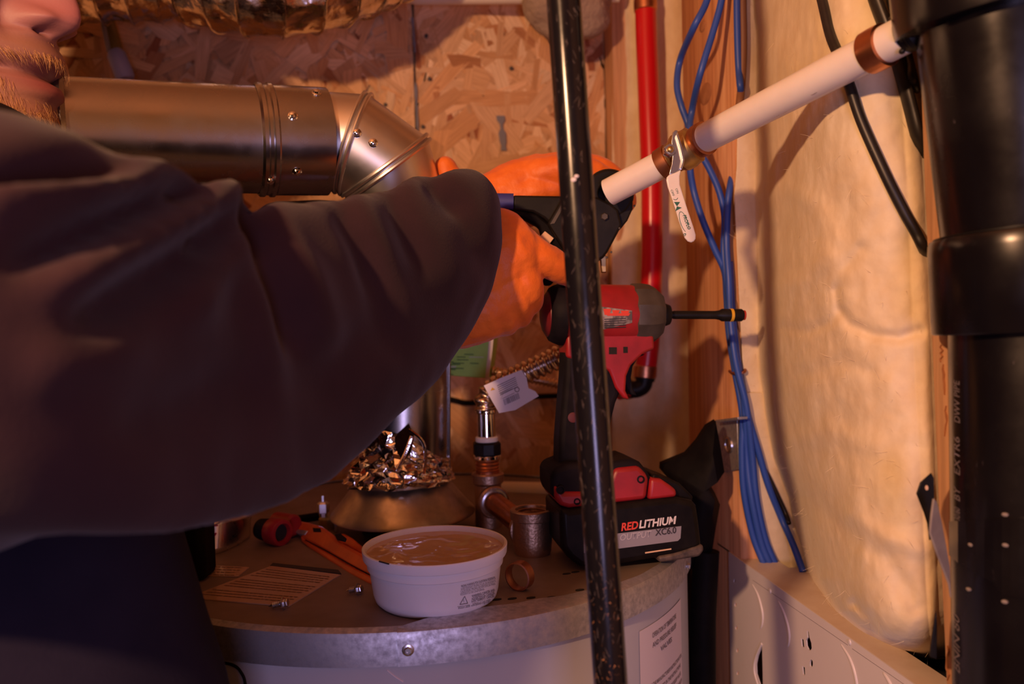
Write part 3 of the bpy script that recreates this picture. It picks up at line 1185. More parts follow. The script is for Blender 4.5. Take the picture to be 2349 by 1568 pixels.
# crumpled foil wrapped round the flue above the hood
q = MB()
rnd = random.Random(3)
nr, na = 13, 62
vsf, fsf = [], []
for i in range(nr + 1):
    t_ = i / nr
    for j_ in range(na):
        a = 2 * pi * (j_ + rnd.uniform(-.45, .45) + .5 * (i % 2)) / na
        pn0 = V((math.cos(a) * 2.2, math.sin(a) * 2.2, t_ * 3.2))
        front = max(0, math.cos(a + pi * .62))
        cr = abs(noise.noise(pn0 * 1.3)) * .016 + rnd.uniform(0, .0055) * (1 - .5 * t_)
        zz = .0345 + (t_ + rnd.uniform(-.35, .35) / nr * (0 < i < nr)) * (.022 + .032 * front ** 2)
        r_ = RF + .0012 + (cr + .004 * (1 - t_) ** 2) * (1 - .8 * t_) * (.55 + .55 * front)
        vsf.append(V((HC.x + r_ * math.cos(a), HC.y + r_ * math.sin(a), hz + zz)))
for i in range(nr):
    for j_ in range(na):
        a, b = i * na + j_, i * na + (j_ + 1) % na
        c, d = a + na, b + na
        if rnd.random() < .5:
            fsf += [(a, b, d), (a, d, c)]
        else:
            fsf += [(a, b, c), (b, d, c)]
q.add(vsf, fsf)
o = obj('foil_wrap', q, M['foil'], sharp=12)
tag(o, 'crumpled shiny foil wrapped around the flue just above the draft hood', 'foil')
q = MB()
f0 = K(935, 1010, .755)
pn_ = []
for k, (x, y, d_) in enumerate(((905, 1000, .762), (938, 972, .760), (950, 1000, .752), (944, 1035, .756), (925, 1060, .760), (908, 1030, .758))):
    pn_.append(K(x, y, d_))
q.prism(pn_, Fw * .0012)
obj('foil_flap', q, M['foil'], o, 20)
q = MB()
q.tube(smooth_path(pp([(938, 985, .752), (968, 1010, .750), (976, 1045, .752), (972, 1085, .756)]), 5), [.0016] * 16, 6)
q.tube(smooth_path(pp([(945, 1000, .750), (930, 1040, .750), (912, 1075, .752)]), 5), [.0018] * 11, 6)
obj('foil_crease', q, M['foil'], o, 20)

# ================================================================== FLEXIBLE DUCT, OVERHEAD
fd = thing('flexible_duct', 'crinkled silver foil flexible duct hanging along the top by the OSB wall', 'duct', K(560, 40, .95))


def duct(path, r, seed, name):
    c = smooth_path(pp(path), 14)
    k = len(c)
    n = 96
    mb = MB()
    rings = []
    tot = [0]
    for a, b in zip(c, c[1:]):
        tot.append(tot[-1] + (b - a).length)
    nrm = ZW
    for i in range(k):
        t = (c[min(i + 1, k - 1)] - c[max(i - 1, 0)]).normalized()
        nrm = (nrm - t * nrm.dot(t)).normalized()
        bn = t.cross(nrm)
        ring = []
        for j_ in range(n):
            a = 2 * pi * j_ / n
            ph = tot[i] / .030 + a / (2 * pi)
            fr = ph - math.floor(ph)
            rr = r * (1 - .085 * math.sin(pi * fr) ** .7)
            p = c[i] + (nrm * math.cos(a) + bn * math.sin(a)) * rr
            cr = noise.noise(p * 55 + V((seed, 0, 0))) * .0045 + noise.noise(p * 120) * .0022
            ring.append(p + (p - c[i]).normalized() * cr * math.sin(pi * fr))
        rings.append(ring)
    mb.rings(rings, cap=False)
    obj(name, mb, M['mylar'], fd, sharp=25)
    q = MB()
    hel = []
    for i in range(k - 1):
        for s_ in range(10):
            f = s_ / 10
            cc = c[i].lerp(c[i + 1], f)
            t = (c[i + 1] - c[i]).normalized()
            nn = (ZW - t * t.z).normalized()
            bb = t.cross(nn)
            L = tot[i] + (tot[i + 1] - tot[i]) * f
            a = -2 * pi * (L / .030)
            hel.append(cc + (nn * math.cos(a) + bb * math.sin(a)) * (r * 1.004))
    q.tube(hel, .0011, 5)
    obj('wire_coil', q, M['mylar'], fd)


duct([(-60, -62, .93), (120, -64, .94), (300, -62, .95), (440, -66, .965), (560, -78, .99)], .056, 1, 'duct_hose')
duct([(430, -62, .91), (530, -42, .90), (640, -34, .90), (760, -56, .92), (880, -100, .96), (1000, -150, 1.0)], .055, 7, 'duct_hose')

q = MB()
q.tube(pp([(600, -70, 1.04), (960, -14, 1.06), (1196, -16, 1.06), (1420, -20, 1.06)]), .0135, 24)
o = obj('white_pipe', q, M['cream'])
tag(o, 'off-white pipe crossing the very top of the OSB wall', 'pipe')

q = MB()
cc = K(1298, 8, 1.04)
q.sphere(cc, .055, 24, (1.0, .8, .80))
q.v = [p + (p - cc).normalized() * (fbm(p, 22, 4) * .010) for p in q.v]
o = obj('insulation_wad', q, M['wad'], sharp=180)
tag(o, 'shadowed grey-brown wad of insulation at the top behind the black pipe', 'insulation')

cb = thing('capped_cable', 'olive cable ending in a dull blue sleeve above the flue pipe', 'cable', K(275, 150, 1.0))
q = MB()
q.tube(smooth_path(pp([(232, -60, 1.02), (245, 40, 1.01), (258, 90, 1.0), (268, 128, 1.0)]), 6), .0085, 12)
obj('cable', q, M['olive'], cb)
q = MB()
q.tube(smooth_path(pp([(215, -60, 1.0), (236, 50, .99), (250, 118, .99)]), 6), .0028, 8)
obj('wire', q, M['wire_grey'], cb)
q = MB()
q.tube(pp([(263, 118, .995), (268, 128, .995), (287, 176, .995), (289, 182, .995)]), [.0085, .0112, .0112, .009], 20)
obj('sleeve', q, M['blue_dull'], cb)

# ================================================================== BLACK GAS PIPE (front)
g0, g1 = K(1293, 0, .448), K(1401, 1568, .452)
gd = (g1 - g0).normalized()
GR = 39.5 * .45 / FPX
q = MB()
gt = (2.45 - g0.z) / gd.z
gb = (0.0 - g0.z) / gd.z
gpts = [g0 + gd * (gt + (gb - gt) * i / 60) for i in range(61)]
q.tube(gpts, GR, 64)
o = obj('gas_pipe', q, M['black_pipe'], sharp=40)

tag(o, 'scratched black steel gas pipe standing upright in front of everything, rust specks low down', 'pipe')
q = MB()
rnd = random.Random(8)
# scratches and paint dabs standing proud of the pipe
for i in range(240):
    f = rnd.random()
    c = g0.lerp(g1, f)
    a = rnd.uniform(-1.2, 1.2)
    tw = (CAM - c)
    tw = (tw - gd * tw.dot(gd)).normalized()
    sd = gd.cross(tw)
    n_ = tw * math.cos(a) + sd * math.sin(a)
    b_ = gd.cross(n_)
    L = rnd.uniform(.001, .006)
    d = (gd + b_ * rnd.gauss(0, .5)).normalized() * L
    p = c + n_ * (GR + .00005)
    q.tube([p, p + d * .5, p + d], [.00002, rnd.uniform(.00003, .00007), .00002], 4)
obj('scratches', q, mat('bare_scratch', (0.34, 0.26, 0.22), 0.55), o, kind='stuff')
for (x, y, s) in ((1315, 404, .0011), (1322, 396, .0009)):
    q = MB()
    p = K(x, y, .43)
    dirr = (p - CAM).normalized()
    t = 0
    c = g0 + gd * (p - g0).dot(gd)
    n_ = (CAM - c)
    n_ = (n_ - gd * n_.dot(gd)).normalized()
    sd = gd.cross(n_)
    off = (p - c).dot(sd)
    off = max(-GR * .9, min(GR * .9, off))
    pt = c + sd * off + n_ * math.sqrt(GR * GR - off * off)
    nn = (pt - c).normalized()
    q.lathe([(.0003, .0004), (s * .6, .0003), (s, 0), (s, -.0004)], pt, nn, 9, sx=1.4)
    obj('paint_dab', q, M['label'], o)

# ================================================================== RED PEX
rp = thing('red_pipe', 'red plastic water pipe running down the corner with copper crimp rings', 'pipe', K(1488, 400, 1.02))
q = MB()
rpp = smooth_path(pp([(1479, -120, 1.02), (1482, 60, 1.02), (1489, 250, 1.02), (1495, 420, 1.02), (1495, 600, 1.02), (1490, 760, 1.02), (1481, 850, 1.02)]), 6)
q.tube(rpp, .0131, 32)
obj('pipe', q, M['pex_red'], rp)
for (x0, y0, x1, y1) in ((1480, -2, 1481, 26), (1481, 838, 1479, 866)):
    q = MB()
    a, b = K(x0, y0, 1.02), K(x1, y1, 1.02)
    d = (b - a).normalized()
    L = (b - a).length
    q.lathe([(.0131, 0), (.0142, .0008), (.0144, L * .5), (.0142, L - .0008), (.0131, L)], a, d, 40)
    obj('crimp_ring', q, M['copper'], rp)
q = MB()
q.tube(smooth_path(pp([(1479, 862, 1.02), (1476, 882, 1.02), (1462, 892, 1.02), (1446, 893, 1.02)]), 6), .0105, 20)
q.tube(pp([(1480, 862, 1.02), (1478, 872, 1.02)]), .0125, 20)
obj('elbow_fitting', q, M['black_metal'], rp)
q = MB()
a, b = K(1447, 891, 1.02), K(1418, 898, 1.03)
q.tube([a, b], .0105, 24)
obj('pipe_stub', q, M['pex_red'], rp)
q = MB()
a, b = K(1446, 891, 1.02), K(1436, 893, 1.024)
q.tube([a, b], .0125, 24)
obj('crimp_ring', q, M['copper_dull'], rp)

# ================================================================== WHITE PEX WITH VALVE
wp = thing('white_pipe', 'white plastic water pipe slanting up to the right, with a brass valve and lever', 'pipe', K(1620, 310, .63))
PA, PB, PC, PD = K(1396, 441, .684), K(1530, 371, .658), K(1608, 321, .640), K(2076, 79, .478)
r1 = .0112
q = MB()
q.tube([PA, PB.lerp(PC, .05)], r1, 40)
obj('pipe', q, M['pex_white'], wp)
q = MB()
q.tube([PC.lerp(PB, .05), PD], r1, 40)
lp = obj('pipe', q, M['pex_white'], wp)
wd = (PD - PC).normalized()
# scuffs and a printed line on the white pipe
rnd = random.Random(4)
for (x, y, l) in ((1818, 230, 26), (1850, 190, 14), (1900, 196, 34), (1715, 300, 26), (1775, 228, 20), (1688, 322, 20)):
    q = MB()
    c = K(x, y, .55)
    t = (c - PC).dot(wd)
    ax_ = PC + wd * t
    n_ = (CAM - ax_)
    n_ = (n_ - wd * n_.dot(wd)).normalized()
    sd = wd.cross(n_)
    off = max(-.8, min(.8, (K(x, y, (ax_ - CAM).dot(Fw)) - ax_).dot(sd) / r1))
    n2 = n_ * math.sqrt(1 - off * off) + sd * off
    L = l * .56 / FPX
    pts = [ax_ + wd * (L * k / 5) + n2 * (r1 + .00005) + sd * rnd.uniform(-.0005, .0005) for k in range(6)]
    q.tube(pts, [.00008, .0002, .00035, .0002, .0003, .00008], 5, flat=.5)
    obj('scuff', q, M['scuff'], lp)
# crimp rings


def ring(a, d, L, r, m_, parent, name='crimp_ring'):
    q = MB()
    q.lathe([(r1, 0), (r, .0006), (r + .0002, L * .5), (r, L - .0006), (r1, L)], a, d, 48)
    return obj(name, q, m_, parent)


rr0 = K(1988, 126, 1)
t = lambda px: min(range(2000), key=lambda k: abs(PX(PC.lerp(PD, k / 2000))[0] - px)) / 2000
ra, rb = PC.lerp(PD, t(1992)), PC.lerp(PD, t(2034))
ring(ra, wd, (rb - ra).length, .0131, M['copper'], wp)
vd = (PC - PB).normalized()
ring(PB - vd * .006, vd, .010, .0130, M['copper_dull'], wp)
ring(PC + vd * -.002, wd, .0085, .0130, M['copper_dull'], wp)
q = MB()
L = (PC - PB).length
q.lathe([(.0105, .003), (.0120, .004), (.0128, L * .28), (.0142, L * .34), (.0156, L * .42), (.0156, L * .60), (.0148, L * .68), (.0148, L * .80), (.0126, L * .84), (.0115, L * .97)], PB, vd, 48)
valve = obj('valve_body', q, M['brass'], wp, 25)
vp = PL(K(1552, 350, .628), R, U)
# steel bracket and lever
q = MB()
st_ = [(1543, 303), (1549, 298), (1555, 299), (1553, 312), (1561, 335), (1568, 358), (1570, 372), (1565, 388), (1549, 396), (1535, 401), (1538, 386), (1541, 376), (1543, 352), (1540, 325)]
vp.prism(q, st_, -.0008, .0008)
br = obj('bracket', q, M['steel'], wp, 40, .0004)
q = MB()
vp.prism(q, [(1555, 302), (1566, 340), (1571, 366), (1566, 386), (1561, 385), (1565, 366), (1560, 342), (1551, 310)], -.003, .0035)
obj('bracket_edge', q, M['steel'], br, 40, .0004)
nc = vp.P(1536, 345, .0)
q = MB()
q.lathe([(.0052, -.004), (.0052, .001), (.0048, .0016), (.0034, .0016)], nc, vp.n, 6)
q.lathe([(.0046, .0012), (.0040, .0026), (.0030, .0026)], nc, vp.n, 32)
nt_ = obj('nut', q, M['steel'], wp, 30)
q = MB()
q.lathe([(.0026, .0), (.0026, .0036), (.0016, .0046), (.0004, .005)], nc, vp.n, 24)
obj('valve_stem', q, M['brass'], nt_)
lev = [(1534.6, 401), (1549, 396), (1562.7, 389), (1559.5, 404), (1560, 423), (1566.5, 444), (1578, 480.5), (1591, 519), (1596.5, 538), (1596, 547.5), (1592, 553), (1586, 556), (1578, 553), (1571, 545), (1557, 505), (1543.6, 461), (1532, 428), (1529, 413), (1530, 406)]
q = MB()
vp.prism(q, lev, -.0012, .0012)
lv = obj('lever', q, M['pex_white'], wp, 40, .0009, 3, label='white coated lever with green print')
q = MB()
w_ = .00135
vp.line(q, 'PROFLO', (1566, 494), (1578, 527), 7.5, w_, shear=.15, bold=.02)
vp.line(q, 'OFF', (1538, 436), (1543, 450), 5, w_)
vp.line(q, 'ON', (1549, 433), (1553, 444), 5, w_)
vp.line(q, 'R', (1569.5, 536), (1571, 540), 4, w_)


def pxarc(mb, cx, cy, rx, ry, a0, a1, rot, wpx, pl, w, n=28):
    ca, sa = math.cos(rot), math.sin(rot)
    A, B = [], []
    for k in range(n + 1):
        a = a0 + (a1 - a0) * k / n
        for lst, e in ((A, -wpx / 2), (B, wpx / 2)):
            x, y = (rx + e) * math.cos(a), (ry + e) * math.sin(a)
            lst.append(pl.P(cx + x * ca - y * sa, cy + x * sa + y * ca, w))
    vs = A + B
    mb.add(vs, [(i, i + 1, n + 2 + i, n + 1 + i) for i in range(n)])


rot = math.atan2(58, 20)
pxarc(q, 1569, 509, 25, 8.0, .5, 5.6, rot, 1.3, vp, w_)
pxarc(q, 1570.5, 538, 2.6, 2.6, 0, 2 * pi, 0, .8, vp, w_)
pxarc(q, 1549, 452, 6, 6, .2, 2.4, 0, 1.2, vp, w_)
for a, b, c in (((1546, 463), (1560, 463), (1553, 473)), ((1549, 484), (1564, 476), (1553, 473)), ((1543, 466), (1550, 486), (1547, 476)), ((1556, 462), (1562, 474), (1559, 468))):
    q.add(vp.L([a, b, c], w_), [(0, 1, 2)])
obj('lever_print', q, M['ink_green'], lv, 180)
# black fitting at the right-hand end of the white pipe
q = MB()
e0 = PD - wd * .001
q.lathe([(.0096, 0), (.0110, .002), (.0112, .006), (.0135, .008), (.0135, .011), (.0118, .013), (.0118, .030), (.0140, .032), (.0140, .044), (.010, .046)], e0, wd, 40)
fit = obj('black_fitting', q, M['black_metal'], wp, 25)
q = MB()
q.box(K(2092, 62, .492), R * .0075 + U * .002, U * .012 - R * .002, Fw * .012)
obj('fitting_block', q, M['black_metal'], fit, 30, .0015)
for (x, y) in ((2055, 60), (2070, 89), (2070, 117)):
    q = MB()
    q.lathe([(.0017, -.001), (.0017, .0006), (.0011, .0014), (.0002, .0018)], K(x, y, .470), -Fw, 14)
    obj('screw', q, M['black_metal'], fit)
cs = thing('copper_tag', 'copper coloured label strip with a white clip at the top by the black drain pipe', 'label', K(2055, 10, .50))
q = MB()
lpn = PL(K(2055, 10, .500), R, U)
lpn.prism(q, [(2038, -40), (2066, -40), (2066, 18), (2060, 26), (2048, 30)], -.0015, .0)
obj('strip', q, M['copper_dull'], cs, 40, .0006)
q = MB()
q.tube(pp([(2052, 33, .498), (2062, 24, .497), (2070, 19, .497)]), [.0022, .0024, .0018], 10, round_end=True)
obj('clip', q, M['pex_white'], cs)

# ================================================================== CABLES


def on_batt(px, py, r):
    """a point on the visible insulation under that line of sight, lifted by r"""
    cand = [BAY(px, py, .040)]
    xl, xr = lerp_tab(bl, py), 2100.0
    if px > xl:
        v = min(1, max(0, (py + 120) / 1632))
        x2 = lerp_tab([(-120, 2090), (150, 2102), (440, 2121), (560, 2127), (1050, 2146), (1400, 2152), (1512, 2148)], py)
        cand.append(batt_point(min(1, (px - xl) / (x2 - xl)), v))
    if 900 <= py <= 1320:
        xa = lerp_tab([(900, 1698), (1000, 1712), (1150, 1716), (1320, 1755)], py)
        xb = lerp_tab([(900, 1760), (1050, 1800), (1150, 1850), (1320, 1900)], py)
        if xa <= px <= xb:
            cand.append(batt2((px - xa) / (xb - xa), (py - 900) / 420))
    p = min(cand, key=lambda c: (c - CAM).length)
    return p + (CAM - p).normalized() * (r * 1.25)


def cable(name, pts, r, m_, label, group=None, n=10, k=8, flat=None):
    q = MB()
    P3 = []
    for a, b, d in pts:
        if d == -9:
            P3.append(BAY(a, b, .02) - V((.004, .006, 0)))
        elif d < 0:            # lies on the insulation
            P3.append(on_batt(a, b, r))
        elif d < .2:           # tucked away into the bay
            P3.append(RW(a, b, d))
        elif b > 1325:         # down into the slot behind the box's front edge
            P3.append(BAY(a, b, .046))
        elif b > 880:
            f = min(1, (b - 880) / 70)
            P3.append(K(a, b, d).lerp(on_batt(a, b, r), f))
        else:
            P3.append(K(a, b, d))
    q.tube(smooth_path(P3, k), r, n, flat=flat)
    o = obj(name, q, m_, sharp=180)
    return tag(o, label, 'cable', group)


CR = .0033
sd_ = .815
cable('blue_cable', [(1640, -90, -.005), (1622, 0, -.005), (1592, 62, -.006), (1561, 135, .82), (1553, 195, .815), (1563, 243, .81), (1580, 292, .81), (1585, 340, .80), (1583, 385, .80), (1592, 440, .805), (1612, 505, .80), (1640, 572, .80), (1662, 622, .80), (1667, 680, .80), (1672, 760, .80), (1686, 850, .795), (1703, 950, .785), (1702, 1040, .775), (1707, 1130, .765), (1728, 1230, .745), (1752, 1300, .74), (1764, 1345, .735)], CR, M['blue'],
      'blue cable bulging furthest left over the stud, passing left of the white valve lever')
cable('blue_cable', [(1668, -90, -.005), (1655, 0, -.005), (1636, 72, -.006), (1606, 170, -.010), (1588, 250, .805), (1583, 300, .80), (1600, 340, .80), (1626, 385, .80), (1650, 440, .80), (1662, 500, .80), (1660, 580, .80), (1668, 650, .795), (1677, 730, .795), (1690, 840, .79), (1705, 930, .782), (1712, 1040, .77), (1720, 1140, .76), (1742, 1240, .745), (1768, 1305, .738), (1778, 1345, .735)], CR, M['blue'],
      'blue cable crossing behind the brass valve and emerging to the right of the lever')
cable('blue_cable', [(1698, -90, -9), (1694, 0, -9), (1695, 90, -9), (1698, 165, -9), (1703, 215, -9), (1705, 240, .05)], CR, M['blue'],
      'short length of blue cable at the top beside the insulation, above the white pipe')
cable('blue_cable', [(1686, 385, .83), (1676, 420, .80), (1669, 480, .795), (1667, 560, .795), (1672, 640, .79), (1675, 720, .79), (1688, 830, .785), (1709, 930, .775), (1721, 1040, .765), (1731, 1140, .755), (1752, 1235, .74), (1780, 1303, .735), (1792, 1345, .73)], CR, M['blue'],
      'blue cable coming out of the insulation edge level with the white lever')
cable('blue_cable', [(1674, 600, .80), (1680, 720, .795), (1694, 840, .79), (1712, 950, .775), (1735, 1030, .765), (1758, 1110, .76), (1790, 1190, .75), (1820, 1250, .745), (1842, 1310, .74)], CR, M['blue'],
      'blue cable splitting off the bundle to the right, down over the insulation')
cable('brown_cable', [(1712, -90, -9), (1707, 0, -9), (1708, 110, -9), (1704, 200, -9), (1698, 262, -9), (1697, 285, .05)], .0038, M['brown'],
      'brown cable beside the short blue cable at the top of the insulation')
cable('brown_cable', [(1684, 610, .81), (1688, 700, .80), (1704, 780, .80), (1712, 830, .80), (1704, 860, .81)], .0028, M['brown'],
      'brown cable looping behind the blue bundle at the wire staple')
cable('brown_cable', [(1712, 960, .785), (1740, 1050, .775), (1768, 1110, .77), (1796, 1170, .765), (1810, 1200, .77)], .0022, M['black_cable'],
      'thin dark wire lying along the insulation beside the splitting blue cable')
q = MB()
q.tube(smooth_path(pp([(1674, 851, .812), (1682, 856, .792), (1698, 856, .788), (1709, 850, .79), (1706, 842, .81)]), 5), .0016, 8)
o = obj('cable_staple', q, M['copper_dull'], sharp=180)
tag(o, 'small wire staple holding the blue cables to the stud', 'staple')
cable('black_cable', [(1868, -70, -.046), (1886, 0, -.046), (1905, 80, -.042), (1927, 135, -.034), (1950, 200, -.034), (1978, 282, -.038), (2032, 402, -.040), (2072, 482, -.036), (2102, 535, -.034), (2118, 568, -.012), (2128, 590, .02)], .0035, M['black_cable'],
      'black cable slanting across the insulation, the one furthest left')
cable('black_cable', [(1990, -60, -.036), (2008, 0, -.034), (2034, 70, -.030), (2062, 150, -.024), (2088, 245, -.020), (2106, 320, -.012), (2118, 370, .02)], .0034, M['black_cable'],
      'broad flat black cable slanting down behind the end of the white pipe', n=12, flat=1.6)
cable('black_cable', [(2028, -60, -.026), (2048, 10, -.026), (2066, 70, -.022), (2082, 130, -.018), (2096, 190, .0), (2104, 230, .03)], .0030, M['black_cable'],
      'thin black cable nearest the black drain pipe, beside the copper label')

# ================================================================== WHITE METAL BOX
pb_y1 = RW(1671, 1270, -.002).y
pb_y0 = ys2b + .001
FX = WX - .002
ztp = (RW(1671, 1268, -.002).z + RW(1900, 1424, -.002).z) / 2
zbt = ztp - .42
box = thing('white_metal_box', 'white metal electrical box with knockouts and slots at the foot of the insulation', 'box', (FX + .04, (pb_y0 + pb_y1) / 2, zbt))


def FP(px, py, w=0):
    return RW(px, py, -.002 - w)


holes = []


def hole_px(pts):
    holes.append([FP(x, y) for x, y in pts])


def oval(cx, cy, rx, ry, n=12):
    return [(cx + rx * math.cos(2 * pi * k / n), cy + ry * math.sin(2 * pi * k / n)) for k in range(n)]


for (x, y) in ((1685, 1332), (1687, 1386), (1689, 1439), (1691, 1491), (1692, 1543)):
    hole_px(oval(x, y, 2.2, 5))
hole_px([(1851, 1446), (1855, 1448), (1857, 1462), (1861, 1474), (1862, 1486), (1859, 1492), (1854, 1489), (1850, 1480), (1849, 1468), (1852, 1462)])
hole_px([(1837, 1463), (1843, 1466), (1845, 1485), (1839, 1482)])
hole_px([(1840, 1527), (1846, 1530), (1847, 1549), (1842, 1546)])
hole_px(oval(1861, 1521, 3.6, 9))
hole_px([(1748, 1479), (1749, 1520), (1750, 1568), (1751, 1590), (1744, 1572), (1735, 1545), (1734, 1522), (1738, 1503)])
hole_px(oval(1949, 1476, 2.4, 3.4))
outer = [V((FX, pb_y0, zbt)), V((FX, pb_y1, zbt)), V((FX, pb_y1, ztp)), V((FX, pb_y0, ztp))]
from mathutils.geometry import tessellate_polygon
polys = [[V((p.y, p.z, 0)) for p in outer]] + [[V((p.y, p.z, 0)) for p in h] for h in holes]
flat_ = [p for pl_ in polys for p in pl_]
tris = tessellate_polygon(polys)
q = MB()
q.add([V((FX, p.x, p.y)) for p in flat_], [tuple(t_) for t_ in tris])
q.add([V((FX + .0012, p.x, p.y)) for p in flat_], [tuple(t_) for t_ in tris])
for h in [outer] + holes:
    n = len(h)
    q.add(h + [p + V((.0012, 0, 0)) for p in h], [(i, (i + 1) % n, n + (i + 1) % n, n + i) for i in range(n)])
obj('front_panel', q, M['white_enamel'], box, 30)
q = MB()
# top plate with a cut-out for the cables and a gap at the near end
def top_quad(ya, yb, xa, xb):
    q.abox((max(xa, FX + .0014), ya, ztp - .0012), (xb, yb, ztp - .0001))


cy0, cy1 = RW(1840, 1340, .045).y, RW(1742, 1290, .045).y
top_quad(cy1, pb_y1, FX, .412)
top_quad(cy0, cy1, FX, FX + .034)
gy = RW(2052, 1490, .03).y
top_quad(gy, cy0, FX, .412)
top_quad(pb_y0, gy, FX, FX + .026)
obj('top_plate', q, mat('box_top_enamel', (0.70, 0.60, 0.50), .5, col2=(.62, .50, .40), scale=30), box, 30)
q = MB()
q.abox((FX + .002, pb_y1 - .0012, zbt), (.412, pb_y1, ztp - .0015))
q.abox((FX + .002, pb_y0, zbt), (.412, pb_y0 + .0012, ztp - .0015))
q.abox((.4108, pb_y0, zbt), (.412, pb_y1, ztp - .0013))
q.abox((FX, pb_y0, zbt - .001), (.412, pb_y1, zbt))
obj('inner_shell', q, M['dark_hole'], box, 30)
arcs = [[(1727, 1340), (1739, 1362), (1747, 1388), (1751, 1412), (1749, 1432), (1744, 1442)], [(1786, 1378), (1797, 1398), (1807, 1426), (1812, 1453), (1811, 1473), (1807, 1483)],
        [(1931, 1478), (1948, 1504), (1959, 1530), (1966, 1560), (1969, 1590), (1968, 1620)], [(2028, 1543), (2040, 1560), (2052, 1585), (2060, 1615)]]
for a in arcs:
    q = MB()
    c = smooth_path([FP(x, y, -.0004) for x, y in a], 6)
    n = len(c)
    q.tube(c, [.0004 + .0013 * math.sin(pi * min(1, (i + 1) / n * 1.02)) ** .5 for i in range(n)], 8)
    obj('knockout_ridge', q, M['white_enamel'], box, 60)
for a in ([(1727, 1330), (1780, 1366), (1840, 1407), (1900, 1448), (1945, 1479)], [(1955, 1487), (2000, 1518), (2050, 1552), (2080, 1573)]):
    q = MB()
    q.tube([FP(x, y, -.00005) for x, y in a], .00022, 5)
    obj('seam_line', q, M['ink_grey'], box)
q = MB()
a = [(1748, 1476), (1737, 1500), (1731, 1522), (1732, 1545), (1741, 1575), (1750, 1596)]
q.tube(smooth_path([FP(x, y) for x, y in a], 5), .0012, 8)
obj('opening_lip', q, M['white_enamel'], box)
for (x, y) in ((1767, 1355), (1949, 1472)):
    q = MB()
    q.lathe([(.0022, 0), (.0018, .0008), (.0004, .001)], FP(x, y), V((-1, 0, 0)), 12)
    obj('dimple', q, M['white_enamel'], box)

# ================================================================== BLACK ABS DRAIN PIPE
ab = thing('drain_pipe', 'thick black plastic drain pipe with a coupling and hanger strap, at the near right', 'pipe', K(2345, 700, .46))
U1, U0 = K(2357, 540, .462), K(2300, 40, .450)
L0, L1 = K(2374, 760, .462), K(2384, 1568, .462)
ud = (U0 - U1).normalized()
ldn = (L1 - L0).normalized()
q = MB()
q.tube([U1 + ud * -.03, U1, U0, U0 + ud * .55], .0432, 80)
obj('upper_pipe', q, M['abs'], ab)
q = MB()
q.tube([L0 - ldn * .02, L0, L1, L0 + ldn * ((L0.z - .0) / -ldn.z)], .0432, 80)
lpipe = obj('lower_pipe', q, M['abs'], ab)
cA, cB = K(2346, 534, .462), K(2360, 757, .462)
cdn = (cB - cA).normalized()
LC = (cB - cA).length
q = MB()
q.lathe([(.0437, 0), (.0470, .0010), (.0478, .0030), (.0482, .008), (.0488, LC - .001), (.0480, LC), (.0436, LC)], cA, cdn, 96, cap=False)
obj('coupling', q, M['abs'], ab, 40)
q = MB()
q.tube([cA - cdn * .0005 + V((0, 0, 0)), cA + cdn * .0002], .0449, 80)
obj('glue_bead', q, M['black_metal'], ab)
q = MB()
hA = U0 + ud * .001
q.lathe([(.0437, -.001), (.0535, .0), (.0540, .004), (.0530, .09), (.0437, .092)], hA, ud, 96, cap=False)
obj('upper_coupling', q, M['abs'], ab, 40)


def on_pipe(px, py, r, o_, d_):
    dirr = K(px, py, 1) - CAM
    a = dirr - d_ * dirr.dot(d_)
    w0 = CAM - o_
    w0 = w0 - d_ * w0.dot(d_)
    A, B, C = a.dot(a), 2 * a.dot(w0), w0.dot(w0) - r * r
    disc = max(0, B * B - 4 * A * C)
    return CAM + dirr * ((-B - math.sqrt(disc)) / (2 * A))


rs = .0440
q = MB()
rows_ = []
for k in range(13):
    x = 2177 + (2420 - 2177) * k / 12
    f = k / 12
    yt = 1195 - 8 * math.sin(pi * f * .6)
    ybm = 1272 + 130 * f ** .8 if f < .5 else 1345 + 40 * f
    a, b = on_pipe(x, yt, rs, L0, ldn), on_pipe(x, ybm, rs, L0, ldn)
    ca = a - (L0 + ldn * (a - L0).dot(ldn))
    cb_ = b - (L0 + ldn * (b - L0).dot(ldn))
    rows_.append((a, b, a - ca * .02, b - cb_ * .02))
for (a, b, a2, b2), (c, d, c2, d2) in zip(rows_, rows_[1:]):
    q.add([a, b, d, c, a2, b2, d2, c2], [(0, 1, 2, 3), (0, 3, 7, 4), (1, 5, 6, 2)])
strap = obj('hanger_strap', q, M['abs'], ab, 60)
for (x, y) in ((2225, 1249), (2306, 1250), (2220, 1351), (2304, 1380), (2305, 1180), (2185, 665), (2204, 690)):
    q = MB()
    p = on_pipe(x, y, rs + .0002, L0, ldn)
    n_ = (p - (L0 + ldn * (p - L0).dot(ldn))).normalized()
    q.lathe([(.0002, .0003), (.0007, .00025), (.0010, 0), (.0010, -.001)], p, n_, 10, sx=1.6)
    obj('dust_spot', q, M['grey_strap'], ab)
q = MB()


